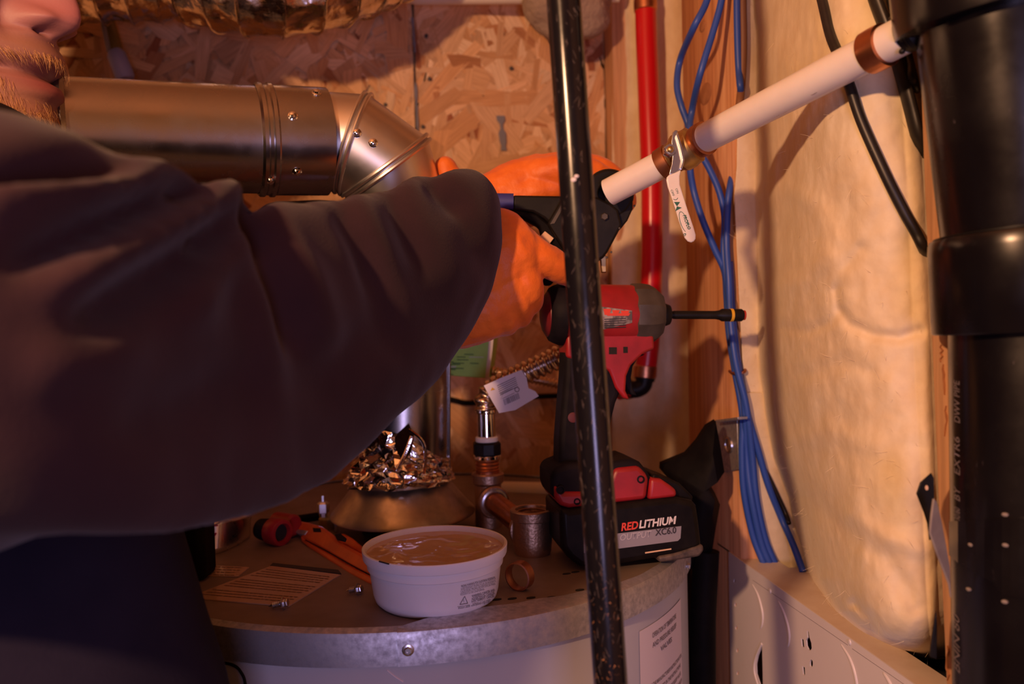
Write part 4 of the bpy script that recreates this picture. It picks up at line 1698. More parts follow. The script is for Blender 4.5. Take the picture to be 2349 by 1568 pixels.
def pipe_line(s_, y0, y1, x0=2202, x1=2189):
    pa = on_pipe(x0, y0, .0434, L0, ldn)
    h0 = (pa - L0).dot(ldn)
    pb_ = on_pipe(x0, y1, .0434, L0, ldn)
    h1 = (pb_ - L0).dot(ldn)
    tw = CAM - L0
    tw = (tw - ldn * tw.dot(ldn)).normalized()
    sd = ldn.cross(tw)

    def ang(px):
        p = on_pipe(px, y0, .0434, L0, ldn)
        v = p - L0
        return math.atan2(v.dot(sd), v.dot(tw))
    A0_, A1_ = ang(x0), ang(x1)
    text(q, s_, lambda u, v: L0 + ldn * (h0 + (h1 - h0) * u) + (tw * math.cos(A0_ + (A1_ - A0_) * v) + sd * math.sin(A0_ + (A1_ - A0_) * v)) * .0434, shear=.15)


pipe_line('DWV PIPE', 970, 872)
pipe_line('EXTR6', 1090, 1003)
pipe_line('BY', 1150, 1118)
pipe_line('30/60', 1196, 1166)
pipe_line('BNIN 80', 1545, 1415)
obj('pipe_print', q, M['ink_grey'], lpipe, 180)

# strap and bracket on the stud beside it
hs = thing('metal_strap', 'bent black metal strap with a nail hole fixed to the stud beside the drain pipe', 'strap', K(2130, 1160, .5))
spl = PL(K(2125, 1160, .470), R, U)
q = MB()
spl.prism(q, [(2137, 1084), (2143, 1096), (2144, 1140), (2140, 1180), (2136, 1236), (2133, 1240), (2128, 1200), (2120, 1175), (2103, 1132), (2112, 1106)], -.0012, 0)
obj('strap_end', q, M['black_metal'], hs, 40, .0004)
q = MB()
q.lathe([(.0001, .0006), (.0014, .0006), (.0014, -.0002)], spl.P(2125, 1118), spl.n, 14, sx=.6)
obj('nail_hole', q, M['sticker'], hs)
q = MB()
spl2 = PL(K(2160, 1240, .452), R + Fw * .6, U)
spl2.prism(q, [(2143, 1143), (2150, 1150), (2162, 1200), (2180, 1300), (2183, 1372), (2178, 1340), (2150, 1268), (2134, 1222), (2138, 1180)], -.0012, 0)
obj('strap_band', q, M['grey_strap'], hs, 40, .0004)
q = MB()
spl3 = PL(K(2140, 1450, .478), R, U)
spl3.prism(q, [(2148, 1400), (2150, 1430), (2150, 1512), (2134, 1506), (2136, 1480)], -.0012, 0)
o = obj('dark_flap', q, M['black_metal'], None, 40, .0004)
tag(o, 'narrow dark flap between the insulation foot and the near stud, above the white box', 'flap')

# galvanised bracket and black rubber drape on the far stud
gb_ = thing('galvanised_bracket', 'small galvanised metal bracket with a round screw on the far stud', 'bracket', RW(1660, 1020, -.004))


def RP(pts, w):
    return [RW(x, y, -w) for x, y in pts]


q = MB()
q.prism(RP([(1642, 966), (1690, 959), (1694, 1076), (1660, 1083), (1652, 1030)], .003), V((.0022, 0, 0)))
obj('plate', q, M['galv'], gb_, 30, .0005)
q = MB()
c = RW(1673, 1020, -.003)
q.lathe([(.0085, 0), (.0080, .0014), (.0062, .0022), (.0058, .0012), (.003, .0008), (.0003, .0010)], c, V((-1, 0, 0)), 28)
obj('screw', q, M['steel'], gb_)
q = MB()
q.prism(RP([(1640, 963), (1692, 956), (1692, 962), (1641, 969)], .012), V((.010, 0, 0)))
obj('top_lip', q, M['galv'], gb_, 30, .0005)
dpl = PL(K(1610, 1110, .80), R - Fw * .35, U)
dr = thing('rubber_drape', 'torn black rubber sheet hanging from the bracket behind the drill', 'sheet', K(1610, 1280, .80))
q = MB()
out = [(1622, 978), (1642, 966), (1652, 1020), (1662, 1082), (1640, 1098), (1627, 1108), (1640, 1130), (1652, 1157), (1642, 1210), (1634, 1262), (1612, 1300), (1560, 1310), (1556, 1180), (1572, 1140), (1545, 1110), (1518, 1077), (1519, 1063), (1575, 1040), (1600, 1012)]
pa = dpl.L(out, 0)
cen = sum(pa, V()) / len(pa)
pb2 = [p + Fw * .010 + (p - cen) * .02 for p in pa]
n = len(pa)
mid = [cen + (p - cen) * .55 - Fw * .018 for p in pa]
q.add(pa + mid + [cen - Fw * .022], [(i, (i + 1) % n, n + (i + 1) % n, n + i) for i in range(n)] + [(n + i, n + (i + 1) % n, 2 * n) for i in range(n)])
q.add(pa + pb2, [(i, (i + 1) % n, n + (i + 1) % n, n + i) for i in range(n)] + [tuple(range(2 * n - 1, n - 1, -1))])
obj('sheet', q, M['rubber'], dr, 50)
q = MB()
q.tube(pp([(1620, 1262, .80), (1612, 1420, .80), (1612, 1568, .80), (1612, 1900, .80)]), .0125, 24)
o = obj('black_hose', q, M['rubber'])
tag(o, 'black foam covered hose standing beside the right side of the water heater', 'hose')

# ================================================================== IMPACT DRIVER
DA = rad(8)
dx = R * math.cos(DA) + Fw * math.sin(DA)
dp = PL(K(1400, 1000, .705), dx, U)
drv = thing('impact_driver', 'red and black cordless impact driver standing on its battery behind the black pipe', 'power tool', T(1430, 1290))


def dax(px, w=0):
    return dp.P(px, 721, w)


ax = dp.ex
S_ = .705 / FPX
q = MB()
o_ = dax(1380)
h = lambda px: (dax(px) - o_).dot(ax)
q.lathe([(.0225, h(1278)), (.0240, h(1284)), (.0252, h(1300)), (.0256, h(1380)), (.0254, h(1440)), (.0250, h(1452))], o_, ax, 64)
hb = obj('motor_housing', q, M['tool_red'], drv, 40)
q = MB()
q.lathe([(.004, h(1254)), (.0200, h(1256)), (.0225, h(1260)), (.0245, h(1270)), (.0262, h(1282)), (.0264, h(1290)), (.0252, h(1292))], o_, ax, 64)
rc = obj('rear_cap', q, M['tool_black'], drv, 40)
q = MB()
q.lathe([(.0003, h(1240)), (.008, h(1241)), (.0145, h(1246)), (.0190, h(1254)), (.0195, h(1258))], o_, ax, 48)
obj('rear_badge', q, mat('dark_red_badge', (0.15, 0.010, 0.016), .45), rc)
q = MB()
q.lathe([(.0258, h(1444)), (.0266, h(1450)), (.0268, h(1470)), (.0258, h(1488)), (.0228, h(1503)), (.0190, h(1513)), (.0110, h(1517))], o_, ax, 10)
nc_ = obj('nose_guard', q, M['tool_grey'], drv, 20, .0012)
q = MB()
q.lathe([(.0085, h(1510)), (.0095, h(1517)), (.0096, h(1527)), (.0084, h(1535)), (.0040, h(1537))], o_, ax, 40)
obj('chuck_collar', q, M['black_metal'], drv, 40)
bit = MB()
bit.lathe([(.0030, h(1530)), (.0030, h(1540)), (.0036, h(1546)), (.0036, h(1640)), (.0042, h(1650)), (.0055, h(1656)), (.0055, h(1700)), (.0044, h(1704))], o_, ax, 32)
bt_ = obj('bit_holder', bit, M['black_metal'], drv, 30)
for (a, b, r_, mm) in ((1673, 1681, .00575, 'yellow'), (1703, 1709, .0043, 'red_ink')):
    q = MB()
    q.lathe([(r_ * .8, h(a)), (r_, h(a + 1)), (r_, h(b - 1)), (r_ * .8, h(b))], o_, ax, 32)
    obj('colour_ring', q, M[mm], bt_)
# grip and trigger area
q = MB()
dp.prism(q, [(1300, 770), (1330, 760), (1470, 760), (1500, 768), (1503, 800), (1475, 812), (1448, 838), (1438, 862), (1436, 896), (1446, 918), (1430, 912), (1412, 888), (1398, 850), (1350, 830), (1300, 820)], -.0175, .0175)
obj('trigger_housing', q, M['tool_red'], drv, 40, .005, 3)
for (cx, cy, rx, ry) in ((1406, 804, 9, 8), (1435, 802, 5, 7)):
    q = MB()
    q.prism(dp.L([(cx - rx, cy - ry), (cx + rx, cy - ry), (cx + rx, cy + ry), (cx - rx, cy + ry)], .0178), dp.n * -.002)
    obj('vent_slot', q, M['dark_hole'], drv)
q = MB()
dp.prism(q, [(1298, 800), (1345, 812), (1400, 838), (1416, 870), (1424, 900), (1414, 925), (1404, 965), (1398, 1010), (1400, 1050), (1420, 1072), (1330, 1080), (1283, 1082), (1284, 1010), (1290, 930), (1296, 860)], -.0155, .0155)
grip = obj('grip', q, M['tool_black'], drv, 40, .006, 3)
q = MB()
dp.prism(q, [(1482, 812), (1464, 820), (1452, 840), (1448, 866), (1452, 890), (1462, 908), (1448, 905), (1438, 892), (1432, 870), (1434, 846), (1446, 824), (1462, 813)], -.008, .008)
obj('trigger', q, M['tool_black'], drv, 40, .0015)
q = MB()
c = dp.P(1314, 957, .0158)
q.lathe([(.0042, -.001), (.0042, .0006), (.0034, .0008)], c, dp.n, 24)
obj('screw_boss', q, mat('dark_red_boss', (0.10, 0.016, 0.018), .5), grip)
# foot of the tool
q = MB()
dp.prism(q, [(1264, 1092), (1268, 1076), (1284, 1070), (1304, 1062), (1400, 1060), (1450, 1052), (1470, 1060), (1490, 1085), (1505, 1120), (1400, 1140), (1300, 1152), (1272, 1148), (1264, 1120)], -.028, .030)
obj('foot_top', q, M['tool_black'], drv, 40, .005, 3)
q = MB()
dp.prism(q, [(1272, 1112), (1294, 1128), (1345, 1128), (1400, 1098), (1410, 1074), (1466, 1068), (1482, 1085), (1490, 1096), (1484, 1146), (1306, 1166), (1284, 1160), (1274, 1140)], -.031, .0335)
fr = obj('foot_shell', q, M['tool_red'], drv, 40, .004, 3)
q = MB()
dp.prism(q, [(1493, 1097), (1518, 1099), (1540, 1114), (1553, 1124), (1553, 1140), (1487, 1147)], -.033, .0335)
obj('battery_latch', q, M['tool_red'], drv, 40, .003, 3)
for (x, y, r_) in ((1470, 1099, .0032), (1286, 1123, .0036), (1324, 1150, .0028)):
    q = MB()
    q.lathe([(r_, -.001), (r_, .0005), (r_ * .7, .0007), (r_ * .6, -.0002), (.0002, -.0002)], dp.P(x, y, .0337), dp.n, 20)
    obj('screw_boss', q, M['tool_black'], fr)
# battery pack
batp = MB()
dp.prism(batp, [(1284, 1162), (1306, 1168), (1484, 1147), (1553, 1140), (1590, 1148), (1600, 1160), (1606, 1200), (1611, 1246), (1604, 1262), (1560, 1272), (1420, 1296), (1372, 1304), (1330, 1300), (1304, 1280), (1288, 1256)], -.033, .0365)
bk = obj('battery_pack', batp, M['batt_black'], drv, 40, .006, 3)
q = MB()
dp.prism(q, [(1330, 1148), (1480, 1128), (1500, 1085), (1560, 1108), (1592, 1140), (1588, 1150), (1484, 1152), (1330, 1170)], -.034, .026)
obj('battery_neck', q, M['batt_black'], bk, 40, .004, 2)
q = MB()
dp.prism(q, [(1510, 1276), (1545, 1270), (1590, 1254), (1613, 1248), (1616, 1262), (1606, 1276), (1560, 1284), (1512, 1290)], -.030, .0372)
obj('battery_foot', q, mat('scuffed_foot', (0.12, 0.085, 0.07), .6, col2=(.04, .03, .028), scale=120), bk, 40, .002)
q = MB()
dp.prism(q, [(1480, 1266), (1540, 1257), (1540, 1260), (1480, 1269)], .036, .0369)
obj('battery_scrape', q, M['sticker'], bk)
w_ = .0367
q = MB()
dp.prism(q, [(1340, 1232), (1563, 1206), (1561, 1234), (1555, 1240), (1340, 1268)], .036, w_)
gbn = obj('grey_band', q, M['grey_band'], bk)
q = MB()
dp.line(q, 'LITHIUM', (1466, 1211), (1553, 1200), 17, w_ + .0002, shear=.25, bold=.03)
obj('white_lettering', q, M['white_ink'], bk, 180)
q = MB()
dp.line(q, 'RED', (1425, 1217), (1465, 1211.5), 17, w_ + .0002, shear=.25, bold=.03)
obj('red_lettering', q, M['red_ink'], bk, 180)
q = MB()
dp.line(q, 'HIGH OUTPUT', (1372, 1246), (1496, 1230), 14, w_ + .0004, shear=.25, bold=.02)
obj('pale_lettering', q, mat('pale_print', (0.42, 0.40, 0.46), .5), bk, 180)
q = MB()
dp.line(q, 'XC6.0', (1503, 1228), (1552, 1221.5), 14, w_ + .0004, shear=.1, bold=.02)
obj('black_lettering', q, M['ink'], bk, 180)
# rating label on the motor housing: curved plate following the barrel


def barrel(px, py, r_):
    p = on_pipe(px, py, r_, o_, ax)
    return p


q = MB()
poly = [(1370, 702), (1428, 694), (1448, 712), (1453, 722), (1440, 752), (1370, 758)]
gr = []
for k in range(9):
    f = k / 8
    yt, yb_ = 702 + (712 - 702) * f, 758 + (740 - 758) * f
    x = 1372 + 78 * f
    gr.append([barrel(x, yt + (yb_ - yt) * j_ / 6, .0259) for j_ in range(7)])
for a, b in zip(gr, gr[1:]):
    for j_ in range(6):
        q.add([a[j_], b[j_], b[j_ + 1], a[j_ + 1]], [(0, 1, 2, 3)])
rl_ = obj('rating_label', q, M['worn_label'], hb, 60)
q = MB()
for yy in (731, 736, 741, 746, 751):
    q.add([barrel(1386, yy, .02600), barrel(1436, yy - 2, .02600), barrel(1436, yy, .02600), barrel(1386, yy + 2, .02600)], [(0, 1, 2, 3)])
obj('label_lines', q, M['ink'], rl_, 180)
q = MB()
for (a, b) in (((1384, 708), (1402, 722)), ((1404, 711), (1422, 720)), ((1424, 712), (1444, 722)), ((1390, 718), (1446, 724))):
    q.add([barrel(a[0], a[1], .0261), barrel(b[0], a[1], .0261), barrel(b[0] - 4, b[1], .0261), barrel(a[0] + 3, b[1], .0261)], [(0, 1, 2, 3)])
obj('red_patch', q, M['red_ink'], rl_, 180)

# ================================================================== WHITE TUB
tb0 = T(1003, 1423)
tdn = V((tb0.x - CAM.x, tb0.y - CAM.y, 0)).normalized()
tc_ = None
RB = .0
# base radius from the base silhouette
base_d = (tb0 - CAM).dot(Fw)
rb_ = 141 * (base_d + .04) / FPX
tc_ = V((tb0.x, tb0.y, TZ)) + tdn * rb_
sc = rb_ / .0420
tub = thing('plastic_tub', 'white plastic tub of tan paste with printed warning on the tank top', 'tub', tc_)
Hh = 0.0
# height so that the front of the rim lands at py 1290
for k in range(400):
    Hh = .02 + k * .0001
    p = V((tc_.x, tc_.y, TZ + Hh)) - tdn * (.0497 * sc)
    if PX(p)[1] < 1297:
        break
q = MB()
s = sc
prof = [(.036 * s, 0), (.039 * s, .0004), (.0415 * s, .003), (.0428 * s, .0075), (.0450 * s, Hh * .62), (.0452 * s, Hh * .64), (.0464 * s, Hh * .66), (.0470 * s, Hh * .80), (.0488 * s, Hh * .82), (.0492 * s, Hh * .84), (.0497 * s, Hh * .985), (.0492 * s, Hh), (.0478 * s, Hh * .995), (.0470 * s, Hh * .93), (.0440 * s, Hh * .6), (.0400 * s, .003), (.0001, .003)]
q.lathe(prof, tc_, ZW, 128, cap=True)
obj('container', q, M['tub'], tub, 30)
q = MB()
fz = Hh * .90


def paste(u, v):
    r_ = (v ** .7) * .0467 * s
    a = 2 * pi * u
    p = V((r_ * math.cos(a), r_ * math.sin(a), 0))
    hgt = fz + (noise.noise(p * 60) * .0012 + noise.noise(p * 150) * .0004) * (1 - v ** 4) - .0015 * (1 - v) + (.0035 * math.exp(-((p.x + .030) ** 2 + (p.y + .012) ** 2) / .00006))
    return tc_ + p + ZW * hgt


q.grid(paste, 96, 40)
obj('paste', q, M['fluid'], tub, 180)


def tub_r(z):
    f = z - TZ
    tab = [(0.0, .039), (.003, .0415), (.0075, .0428), (Hh * .62, .0450), (Hh * .66, .0464), (Hh * .80, .0470), (Hh * .84, .0492), (Hh, .0497)]
    return lerp_tab(tab, f) * s


def tub_p(px, py, lift=.0002):
    r_ = .045 * s
    for _ in range(6):
        dirr = K(px, py, 1) - CAM
        w0 = CAM - tc_
        A = dirr.x ** 2 + dirr.y ** 2
        B = 2 * (dirr.x * w0.x + dirr.y * w0.y)
        C = w0.x ** 2 + w0.y ** 2 - r_ * r_
        disc = max(0, B * B - 4 * A * C)
        p = CAM + dirr * ((-B - math.sqrt(disc)) / (2 * A))
        r_ = tub_r(p.z) + lift
    return p


def tub_line(mb, s_, a, b, hpx, **kw):
    text(mb, s_, lambda u, v: tub_p(a[0] + (b[0] - a[0]) * u - 1.5 * v, a[1] + (b[1] - a[1]) * u - hpx * v, .0003), **kw)


q = MB()
tub_line(q, 'PROP65 WARNING FOR CALIFORNIA RESIDENTS', (1059, 1347), (1137, 1327), 5, bold=.02)
tub_line(q, 'AVERTISSEMENT PROP65 POUR LES RESIDENTS', (1058, 1353.5), (1138, 1334), 5)
tub_line(q, 'CALIFORNIE. PROP65 ADVERTENCIA PARA', (1057.5, 1359.5), (1137, 1340.5), 5)
tub_line(q, 'RESIDENTES DE CALIFORNIA', (1057, 1365.5), (1112, 1353), 5)
tub_line(q, 'WARNING: CANCER AND', (1083, 1369.5), (1136, 1355), 5, bold=.03)
tub_line(q, 'ADVERTENCIA: CANCER', (1082.5, 1376), (1136, 1361.5), 5, bold=.02)
tub_line(q, 'AVERTISSEMENT: CANCER', (1082, 1382), (1134, 1368), 5, bold=.02)
tub_line(q, 'REPRODUCTIVE HARM', (1085, 1388), (1126, 1377), 4.5)
tub_line(q, '20231209', (1051, 1396), (1079, 1391.5), 5.5, bold=.02)
tub_line(q, 'www.p65warnings.ca.gov', (1081, 1391), (1126, 1380), 5)
tub_line(q, '!', (1064, 1384), (1065.5, 1384), 10)
for a, b in (((1055, 1386), (1073, 1383)), ((1073, 1383), (1066, 1367)), ((1066, 1367), (1055, 1386))):
    pts = [tub_p(a[0] + (b[0] - a[0]) * k / 5, a[1] + (b[1] - a[1]) * k / 5, .0003) for k in range(6)]
    q.tube(pts, .00024, 5)
obj('warning_print', q, M['ink_grey'], tub, 180)
q = MB()
q.tube([tub_p(870 + 22 * k / 4, 1287 + 6 * k / 4, .0004) for k in range(5)], .0006, 6)
obj('rim_staple', q, M['ink'], tub)

# ================================================================== COPPER RING, SCREWS
q = MB()
rc_ = T(1193, 1352) + ZW * (.0100)
rax = (R * -.55 + Fw * -.83)
rax = V((rax.x, rax.y, 0)).normalized()
d_r = (rc_ - CAM).dot(Fw)
ro = 33 * d_r / FPX
rc_.z = TZ + ro
q.lathe([(ro * .9, -.0042), (ro, -.0038), (ro, .0038), (ro * .9, .0042), (ro * .88, .0038), (ro * .88, -.0038), (ro * .9, -.0042)], rc_, rax, 64, cap=False)
o = obj('copper_ring', q, M['copper_dull'], sharp=40)
tag(o, 'loose copper crimp ring standing on edge on the tank top right of the tub', 'ring')


def loose_screw(name, head, tip, label):
    A, B = T(*head, .0042), T(*tip, .0018)
    d = (B - A).normalized()
    L = (B - A).length
    t = thing(name, label, 'screw', T(*head), 'loose screws on the tank top')
    q = MB()
    q.lathe([(.0003, -.0034), (.0026, -.0032), (.0030, -.0026), (.0030, -.0006), (.0046, -.0004), (.0046, .0008), (.0018, .001)], A, d, 6)
    obj('head', q, M['steel'], t, 25)
    q = MB()
    q.tube([A, A + d * (L - .003), B], [.0015, .0014, .0002], 12)
    for k in range(5):
        hpos = .002 + (L - .005) * k / 5
        q.lathe([(.0014, hpos), (.0022, hpos + .0006), (.0014, hpos + .0012)], A, d, 14)
    obj('shank', q, M['steel'], t, 25)


loose_screw('loose_screw', (822, 1350), (794, 1354), 'small hex head screw lying on the tank top left of the tub')
loose_screw('loose_screw', (651, 1383), (616, 1390), 'small hex head screw lying on the corner of the paper label')

# ================================================================== FITTINGS
pf = thing('pipe_fittings', 'bronze tee and elbow joined by a copper stub, standing behind the tub', 'pipe fitting', T(1122, 1206))
D0 = (T(1122, 1206) - CAM).dot(Fw)
mm = D0 / FPX
vb = T(1122, 1206)
vx = K(1120, 1090, D0)
vdir = ZW


def VP(px, py):
    """point on the vertical fitting axis at image height py"""
    p = vb
    k0 = 0
    best = min((abs(PX(vb + ZW * (i * .0005))[1] - py), i) for i in range(900))
    return best[1] * .0005


q = MB()
q.lathe([(31 * mm, VP(0, 1206)), (31 * mm, VP(0, 1170)), (30 * mm, VP(0, 1110)), (36 * mm, VP(0, 1105)), (37 * mm, VP(0, 1086)), (34 * mm, VP(0, 1083)), (26 * mm, VP(0, 1083))], vb, ZW, 48)
bdir = (K(1225, 1222, D0 - .10) - K(1128, 1150, D0)).normalized()
b0 = vb + ZW * VP(0, 1142)
q.lathe([(29 * mm, 0), (30 * mm, 24 * mm), (36 * mm, 27 * mm), (37 * mm, 38 * mm), (34 * mm, 41 * mm), (25 * mm, 41 * mm)], b0, bdir, 48)
obj('tee', q, M['bronze'], pf, 40)
ec_d = D0 - .095
ecb = K(1221, 1262, ec_d)
ec = K(1221, 1222, ec_d)
em = ec_d / FPX
q = MB()
q.tube([b0 + bdir * 38 * mm, ec], 27.5 * em, 40)
obj('copper_stub', q, M['copper'], pf, 40)
q = MB()
q.lathe([(26 * mm, 40 * mm), (30 * mm, 41.5 * mm), (31 * mm, 43 * mm), (27 * mm, 44.5 * mm)], b0, bdir, 40, cap=False)
obj('solder_ring', q, M['solder'], pf)
q = MB()
ez = lambda py: (ec.z - (py - 1222) * em)
ctr = V((ec.x, ec.y, 0))
q.lathe([(6 * em, ez(1284)), (22 * em, ez(1283)), (36 * em, ez(1276)), (43 * em, ez(1262)), (45 * em, ez(1240)), (44 * em, ez(1190)), (49 * em, ez(1187)), (50 * em, ez(1168)), (48 * em, ez(1166)), (38 * em, ez(1166)), (36 * em, ez(1172)), (35 * em, ez(1220)), (1 * em, ez(1224))], ctr, ZW, 64)
obj('elbow', q, M['bronze'], pf, 40)
for k in range(3):
    q = MB()
    rr_ = [ctr + V((36 * em * math.cos(2 * pi * j_ / 40), 36 * em * math.sin(2 * pi * j_ / 40), ez(1174 + 7 * k))) for j_ in range(40)]
    q.tube(rr_, .0007, 6, closed=True)
    obj('thread', q, M['bronze'], pf)
jn = ec - bdir * (41 * em)
q = MB()
q.lathe([(28 * em, -2 * em), (40 * em, 0), (44 * em, 4 * em), (42 * em, 12 * em), (30 * em, 16 * em)], jn, bdir, 48)
obj('elbow_socket', q, M['bronze'], pf, 40)
q = MB()
q.lathe([(29 * em, -2.5 * em), (39 * em, -1 * em), (41 * em, 1 * em), (30 * em, 0)], jn, bdir, 48, cap=False)
obj('solder_ring', q, M['solder'], pf)

fx = thing('flexible_connector', 'corrugated metal water connector with chrome sleeve, black nut and paper tag', 'connector', vb + ZW * VP(0, 1083))
q = MB()
hs_ = [(1084, 27), (1078, 27), (1076, 28), (1073, 26), (1070, 28), (1066, 26), (1062, 28), (1058, 26), (1054, 28), (1050, 27), (1048, 27)]
q.lathe([(r_ * mm, VP(0, y)) for y, r_ in hs_], vb, ZW, 40)
obj('copper_thread', q, M['copper'], fx, 30)
q = MB()
q.lathe([(29 * mm, VP(0, 1052)), (31 * mm, VP(0, 1050)), (31 * mm, VP(0, 1044)), (29 * mm, VP(0, 1042))], vb, ZW, 40)
obj('chrome_ring', q, M['chrome'], fx)
q = MB()
q.lathe([(29 * mm, VP(0, 1044)), (33 * mm, VP(0, 1041)), (33 * mm, VP(0, 1016)), (29 * mm, VP(0, 1012))], vb, ZW, 8, ref=V((.9, .4, 0)))
obj('nut', q, M['black_metal'], fx, 30, .0008)
q = MB()
q.lathe([(24 * mm, VP(0, 1013)), (26 * mm, VP(0, 1011)), (26 * mm, VP(0, 1002)), (24 * mm, VP(0, 1000))], vb, ZW, 40)
obj('washer', q, M['cream'], fx)
q = MB()
q.lathe([(21 * mm, VP(0, 1001)), (21 * mm, VP(0, 948)), (24 * mm, VP(0, 945)), (24.5 * mm, VP(0, 938)), (22 * mm, VP(0, 934)), (18 * mm, VP(0, 933))], vb, ZW, 48)
obj('chrome_sleeve', q, M['chrome'], fx)


def corrugated(path, r, pitch, name, parent, m_, amp=.16, n=28):
    c = smooth_path(path, int(10 * max(8, sum((b - a).length for a, b in zip(path, path[1:])) / pitch) / (len(path) - 1)) + 2)
    tot = 0
    pts, rr = [], []
    for i in range(len(c)):
        if i:
            tot += (c[i] - c[i - 1]).length
        pts.append(c[i])
        rr.append(r * (1 + amp * math.sin(2 * pi * tot / pitch)))
    q = MB()
    q.tube(pts, rr, n)
    return obj(name, q, m_, parent, 70)


top = vb + ZW * VP(0, 936)
dF = (K(1250, 850, 1) - CAM).normalized()
corrugated([vb + ZW * VP(0, 940), vb + ZW * VP(0, 918), K(1128, 896, D0 - .004), K(1160, 876, D0 - .012), K(1210, 852, D0 - .02), K(1262, 828, D0 - .025), K(1318, 800, D0 - .03), K(1400, 770, D0 - .01)], 24 * mm, 16 * mm, 'hose', fx, M['copper_dull'] if False else mat('warm_steel_hose', (0.62, 0.50, 0.42), .25, 1.0), .13)
tgp = PL(K(1160, 900, D0 - .040), R + Fw * .25, U)
q = MB()
cv = [(1110, 884), (1150, 866), (1196, 848), (1208, 866), (1212, 890), (1228, 897), (1236, 908), (1212, 922), (1182, 940), (1145, 947), (1128, 918)]
tgp.prism(q, cv, -.0006, 0)
tagp = obj('paper_tag', q, M['tag'], fx, 40, label='white paper tag with barcode')
q = MB()
wq = .0003
rnd = random.Random(2)
for k in range(6):
    x = 1136 + k * 0
    yy = 884 + k * 4.2
    q.add(tgp.L([(1140 + k * 1.4, yy), (1182 + k * 1.2, yy - 20), (1182.5 + k * 1.2, yy - 18.4), (1140.5 + k * 1.4, yy + 1.6)], wq), [(0, 1, 2, 3)])
x = 0
while x < 34:
    wd_ = rnd.choice((.8, 1.2, 2.0))
    a = (1158 + x, 929 - x * .45)
    q.add(tgp.L([a, (a[0] + wd_, a[1] - wd_ * .45), (a[0] + wd_ - 4, a[1] - 13 - wd_ * .45), (a[0] - 4, a[1] - 13)], wq), [(0, 1, 2, 3)])
    x += wd_ + rnd.choice((.8, 1.4))
for (u0, v0, u1, v1) in ((1148, 902, 1176, 890), (1149, 915, 1154, 902), (1153, 913, 1180, 900)):
    q.add(tgp.L([(u0, v0), (u1, v1), (u1, v1 + 1.2), (u0, v0 + 1.2)], wq), [(0, 1, 2, 3)])
pxarc(q, 1186, 893, 5, 5, 0, 2 * pi, 0, 1.8, tgp, wq)
obj('tag_print', q, M['ink_grey'], tagp, 180)
q = MB()
q.add(tgp.L([(1125, 896), (1129, 888), (1136, 893)], wq), [(0, 1, 2)])
obj('warning_triangle', q, M['yellow'], tagp, 180)

cf = thing('thin_flexible_hose', 'thin corrugated metal hose running behind the tagged connector', 'hose', K(1200, 860, .93))
corrugated(pp([(1090, 842, .93), (1130, 851, .92), (1180, 860, .915), (1240, 872, .915), (1300, 884, .915), (1360, 890, .93)]), .0052, .0045, 'hose', cf, mat('thin_steel_hose', (0.70, 0.52, 0.40), .25, 1.0), .16, 20)
q = MB()
q.tube(smooth_path([BW(x, y, -.0125) for x, y in ((960, 904), (1035, 916), (1070, 924), (1110, 921), (1200, 912), (1260, 908), (1330, 908))], 6), .0036, 10)
o = obj('black_cable', q, M['rubber'], sharp=180)
tag(o, 'thin dark cable sagging across the OSB behind the tagged connector', 'cable')
q = MB()
q.tube([K(1130, 1121, .98), K(1262, 1124, .96)], 18 * .97 / FPX, 28)
o = obj('white_pipe', q, M['cream'])
tag(o, 'short cream pipe lying level behind the bronze tee', 'pipe')
q = MB()
bp_ = PL(K(1200, 1165, .98), R, U)
bp_.prism(q, [(1150, 1143), (1262, 1141), (1262, 1200), (1150, 1200)], -.05, 0)
o = obj('wood_block', q, M['sticker'], None, 40, .002)
tag(o, 'tan block under the short cream pipe behind the tank', 'block')

gc = thing('green_carton', 'green printed carton with a pale edge, behind the glove and flue', 'carton', K(1080, 820, .90))
gp = PL(K(1080, 820, .90), R - Fw * .10, U)
q = MB()
gp.prism(q, [(985, 775), (1131, 762), (1127, 800), (1119, 867), (1075, 864), (985, 858)], -.05, 0)
gcb = obj('carton', q, M['green'], gc, 40, .0008)
q = MB()
gp.prism(q, [(1123, 764), (1133, 763), (1129, 805), (1121, 868), (1113, 866), (1119, 812)], -.001, .0006)
obj('pale_edge', q, M['white_card'], gc, 40)
rnd = random.Random(12)
for (mt_, n_) in (('green_dark', 20), ('green_pale', 12)):
    q = MB()
    for k in range(n_):
        x, y = rnd.uniform(1000, 1080), rnd.uniform(780, 858)
        l = rnd.uniform(12, 34)
        q.add(gp.L([(x, y), (x + l, y + .6), (x + l, y + 2.6), (x, y + 2)], .0004 + k * .00001), [(0, 1, 2, 3)])
    obj('printed_lines', q, M[mt_], gcb, 180, kind='stuff')

# ================================================================== TOOLS ON THE TANK TOP, LEFT
ot = thing('pipe_cutter', 'orange plastic ratchet pipe cutter lying behind the left of the tub', 'tool', T(770, 1290))


def sweep(path, r, name, parent, m_, flat=1.0, lift=0):
    q = MB()
    c = smooth_path(path, 6)
    rr = r
    if isinstance(r, (list, tuple)):
        rr = []
        k = len(path) - 1
        for i in range(len(c)):
            f = i / (len(c) - 1) * k
            a = min(int(f), k - 1)
            rr.append(r[a] + (r[a + 1] - r[a]) * (f - a))
    q.tube(c, rr, 20, flat=flat, round_end=True)
    return obj(name, q, m_, parent, 60)


def Tl(px, py, lift):
    return T(px, py, lift)


